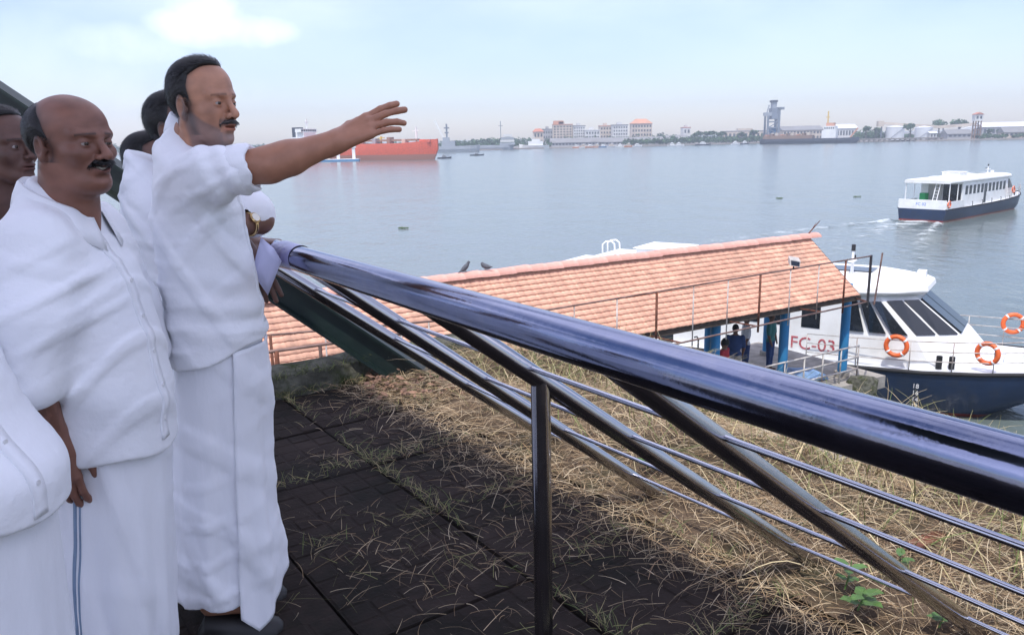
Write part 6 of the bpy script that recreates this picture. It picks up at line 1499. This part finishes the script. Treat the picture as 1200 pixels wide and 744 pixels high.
# the sheet of paper held below the rail
pp = [W(306, 278, 2.52), W(321, 291, 2.52), W(330, 306, 2.52), W(314, 346, 2.51), W(296, 320, 2.505), W(300, 300, 2.51)]
c_ = sum(pp, Vector())/6; pe_ = empty('paper_sheet', c_); mb = MB(); nrm_ = (pp[1]-pp[0]).cross(pp[3]-pp[0]).normalized(); nrm_ = nrm_ if nrm_.y < 0 else -nrm_
mid = [c_+(q-c_)*.5+nrm_*(.008*math.sin(i*1.9)) for i, q in enumerate(pp)]
top_ = [q-c_ for q in pp]; md = [q-c_ for q in mid]; vv = top_+md+[nrm_*.006]; ff = [(i, (i+1) % 6, 6+(i+1) % 6, 6+i) for i in range(6)]+[(6+i, 6+(i+1) % 6, 12) for i in range(6)]
mb.add(vv, ff); o = mb.build('sheet', 'paper', pe_, smooth=True); so = o.modifiers.new('s', 'SOLIDIFY'); so.thickness = .0008
tag(pe_, 'creased lilac white paper sheet held beside the hand rail', 'paper')
# ------------------------------------------------------------------ straw, grass and weeds
def blades(name, roots, length, lean, width, up, cols, m, lab, cat, seg=4, seed=1, droop=.6):
    g = np.random.RandomState(seed); n = len(roots); az = g.uniform(0, 6.283, n); dx, dy = np.cos(az), np.sin(az)
    ln = length*g.uniform(.5, 1.4, n); th = up*g.uniform(.5, 1.15, n); cv = g.uniform(-1, 1, n)*lean; tw = g.uniform(0, 6.283, n)
    V = np.zeros((n, seg+1, 2, 3), np.float32); p = np.array(roots, np.float32).copy(); a = th.copy(); h = az.copy()
    wv = width*g.uniform(.6, 1.3, n)
    for i in range(seg+1):
        w_ = wv*(1-.75*(i/seg)**2); sx, sy = -np.sin(h)*w_, np.cos(h)*w_; sz = w_*np.sin(tw)*.7
        V[:, i, 0] = p+np.stack([sx, sy, sz], 1); V[:, i, 1] = p-np.stack([sx, sy, sz], 1)
        st = ln/seg; p = p+np.stack([np.cos(a)*np.cos(h)*st, np.cos(a)*np.sin(h)*st, np.sin(a)*st], 1); a = a-droop*g.uniform(.3, 1.2, n)/seg*1.5; h = h+cv/seg
    k = (seg+1)*2; f = []
    for i in range(seg): f.append([2*i, 2*i+1, 2*i+3, 2*i+2])
    Fq = (np.arange(n)[:, None, None]*k+np.array(f)[None]).reshape(-1, 4)
    c = np.array(cols)[g.randint(0, len(cols), n)]*g.uniform(.7, 1.25, (n, 1)); C = np.repeat(c, k, 0)
    o = npmesh(name, V.reshape(-1, 3), Fq, m, None, False, C); tag(o, lab, cat, kind='stuff'); return o
def gz(a, b): return PZ+.004 if a < AE else bank_z(a, b)+.004
g = np.random.RandomState(12)
def scatter(n, fn):
    out = []
    while len(out) < n:
        a, b = g.uniform(.9, 5.8), g.uniform(-.6, BK+.05)
        if g.rand() < fn(a, b): out.append((*Q(a, b, gz(a, b)+g.uniform(0, .03)),))
    return out
patch = lambda a, b: .5+.5*math.sin(a*3.1+1.7*math.sin(b*1.9))*math.sin(b*2.7+a)
STRAW = [(.36, .26, .15), (.45, .35, .22), (.29, .20, .11), (.50, .41, .28), (.22, .145, .085)]
def d_straw(a, b):
    if a < AE-.9: return .0006+.015*max(0, patch(a, b)-.75)
    v = 1 if a > AE-.15 else math.exp(-((AE-.08-a)/.17)**1.2)
    return v*(.45+.55*patch(a, b))*(1 if a < AF+1.2 else .5)
blades('dry_straw', scatter(40000, d_straw), .11, .8, .0008, .18, STRAW, 'straw', 'dry cut straw strewn over the paving edge and bank', 'straw', 4, 3, .3)
blades('dry_straw', scatter(5000, lambda a, b: d_straw(a, b)*(a > AE-.5)), .24, 1.2, .0010, .5, STRAW, 'straw', 'longer dry stalks standing loosely on the bank', 'straw', 5, 4, .9)
GREEN = [(.12, .15, .045), (.22, .21, .09), (.34, .29, .15), (.46, .37, .21), (.50, .42, .26), (.09, .12, .035)]
blades('wild_grass', scatter(8000, lambda a, b: (0 if a < AF-.25 else min(1, (a-AF+.25)/1.1))*(.25+.75*patch(b, a))), .27, .8, .0018, 1.15, GREEN, 'grass', 'tall green and yellow wild grass on the bank beyond the rails', 'grass', 5, 5, .9)
def d_joint(a, b):
    fa = abs(((AE-a)/SL+.5) % 1-.5)*SL; fb = abs(((BK-b)/SL+.5) % 1-.5)*SL
    return (min(fa, fb) < .025)*max(0, patch(a*.7, b*.8)-.45)*1.6 if a < AE else 0
blades('joint_grass', scatter(1600, d_joint), .07, .7, .0012, .8, [(.16, .15, .06), (.28, .23, .12), (.10, .13, .04)], 'grass', 'thin grass growing from the joints of the patio slabs', 'grass', 4, 6, .6)
def tufts(): 
    out = []
    for (u, v, n, r_) in ((380, 540, 60, .10), (470, 535, 90, .12), (440, 640, 140, .2), (500, 665, 150, .25), (560, 655, 160, .2), (350, 690, 90, .2), (400, 600, 50, .1), (560, 600, 80, .18), (640, 620, 90, .2), (700, 700, 160, .3), (760, 640, 120, .25), (530, 715, 70, .2)):
        c = G(u, v, PZ)
        for _ in range(int(n*.45)): out.append((c.x+g.normal()*r_*1.2, c.y+g.normal()*r_*.5, PZ+.004))
    return out
blades('patio_straw', tufts(), .11, .8, .0008, .3, STRAW+[(.18, .18, .07)], 'straw', 'thin drifts of straw lying on the shaded patio', 'straw', 4, 7, .35)
out = []
for _ in range(2600):
    t = g.rand(); q = Q(-3.2+t*(AE+3.6), BK+.02+abs(g.normal())*.10-.06, PZ); out.append((q.x, q.y, PZ+(.005 if g.rand() < .5 else .13)))
blades('kerb_grass', out, .10, .8, .0016, 1.0, [(.10, .13, .04), (.16, .17, .06), (.07, .09, .03)], 'grass', 'grass and moss tufts along the mossy kerb', 'grass', 4, 8, .8)
# dry leaves and twigs swept into the far corner
mb = MB(); C_ = []
for k in range(260):
    c = G(g.uniform(430, 545), g.uniform(440, 472), PZ); s_ = g.uniform(.012, .034); a_ = g.uniform(0, 6.28); e1, e2 = Vector((math.cos(a_), math.sin(a_), g.uniform(-.4, .4)))*s_, Vector((-math.sin(a_), math.cos(a_), g.uniform(-.5, .5)))*s_*.45; c.z += g.uniform(.01, .09)
    mb.add([c-e1, c-e1*.3+e2, c+e1*.5+e2*.8, c+e1, c+e1*.5-e2*.8, c-e1*.3-e2, c+Vector((0, 0, s_*.2))], [(0, 1, 6), (1, 2, 6), (2, 3, 6), (3, 4, 6), (4, 5, 6), (5, 0, 6)])
M['dead_leaf'] = mat('dead_leaf', (.15, .085, .055), .8, 0, .3, 20, rnd=.6)
tag(mb.build('leaf_litter', 'dead_leaf', fix=False), 'dry brown leaves swept into the far corner of the patio', 'leaves', kind='stuff')
# leafy weeds with their own leaves
def weed(u, v, z, h, nl, s_, lab):
    r_ = random.Random(int(u)); b = G(u, v, z); e = empty('leafy_weed', b); mb = MB(); mb.tube([(0, 0, 0), (.01, 0, h*.5), (.02, .01, h)], [.003, .0025, .0015], 5); mb.build('stem', 'leaf', e)
    for k in range(nl):
        a_ = k*2.4+r_.random(); zz = h*(.25+.75*k/nl); d = Vector((math.cos(a_), math.sin(a_), .25)); q = Vector((-math.sin(a_), math.cos(a_), 0)); c = Vector((.01, 0, zz)); L_ = s_*r_.uniform(.7, 1.2)
        mb = MB(); mb.add([c, c+d*L_*.35+q*L_*.36, c+d*L_*.8+q*L_*.25, c+d*L_*1.05-Vector((0, 0, L_*.15)), c+d*L_*.8-q*L_*.25, c+d*L_*.35-q*L_*.36, c+d*L_*.55-Vector((0, 0, L_*.06))], [(0, 1, 6), (1, 2, 6), (2, 3, 6), (3, 4, 6), (4, 5, 6), (5, 0, 6)]); mb.build('leaf', 'leaf', e, fix=False)
    tag(e, lab, 'weed', 'leafy weeds on the bank')
weed(990, 690, VZ, .10, 7, .05, 'leafy weed on the straw between two slanted posts'); weed(1005, 715, VZ, .07, 6, .055, 'broad leaved weed nearest the bottom edge')
weed(1050, 668, VZ, .08, 5, .04, 'small leafy weed beside the longest slanted post'); weed(758, 552, VZ, .12, 7, .06, 'green weed at the foot of the farthest slanted post'); weed(1100, 735, VZ, .06, 6, .045, 'low weed by the foot of the nearest slanted post')
for k, (u, v, hh, lab) in enumerate(((744, 470, .45, 'tall yellow flowered weed against the tiled roof'), (1048, 500, .5, 'thin tall weed rising before the ferry hull'))):
    pass
# ------------------------------------------------------------------ humid air over the water
hz = MB(); hz.box((-1600, -60, WZ-4), (1700, 1500, 60)); ho = hz.build('haze', None); tag(ho, kind='stuff')
hm = bpy.data.materials.new('haze'); hm.use_nodes = True; t = hm.node_tree; t.nodes.clear()
o_ = t.nodes.new('ShaderNodeOutputMaterial'); pv_ = t.nodes.new('ShaderNodeVolumePrincipled'); pv_.inputs['Color'].default_value = (.78, .88, 1, 1); pv_.inputs['Density'].default_value = 0.0005; pv_.inputs['Anisotropy'].default_value = .2
t.links.new(pv_.outputs[0], o_.inputs['Volume']); ho.data.materials.append(hm)
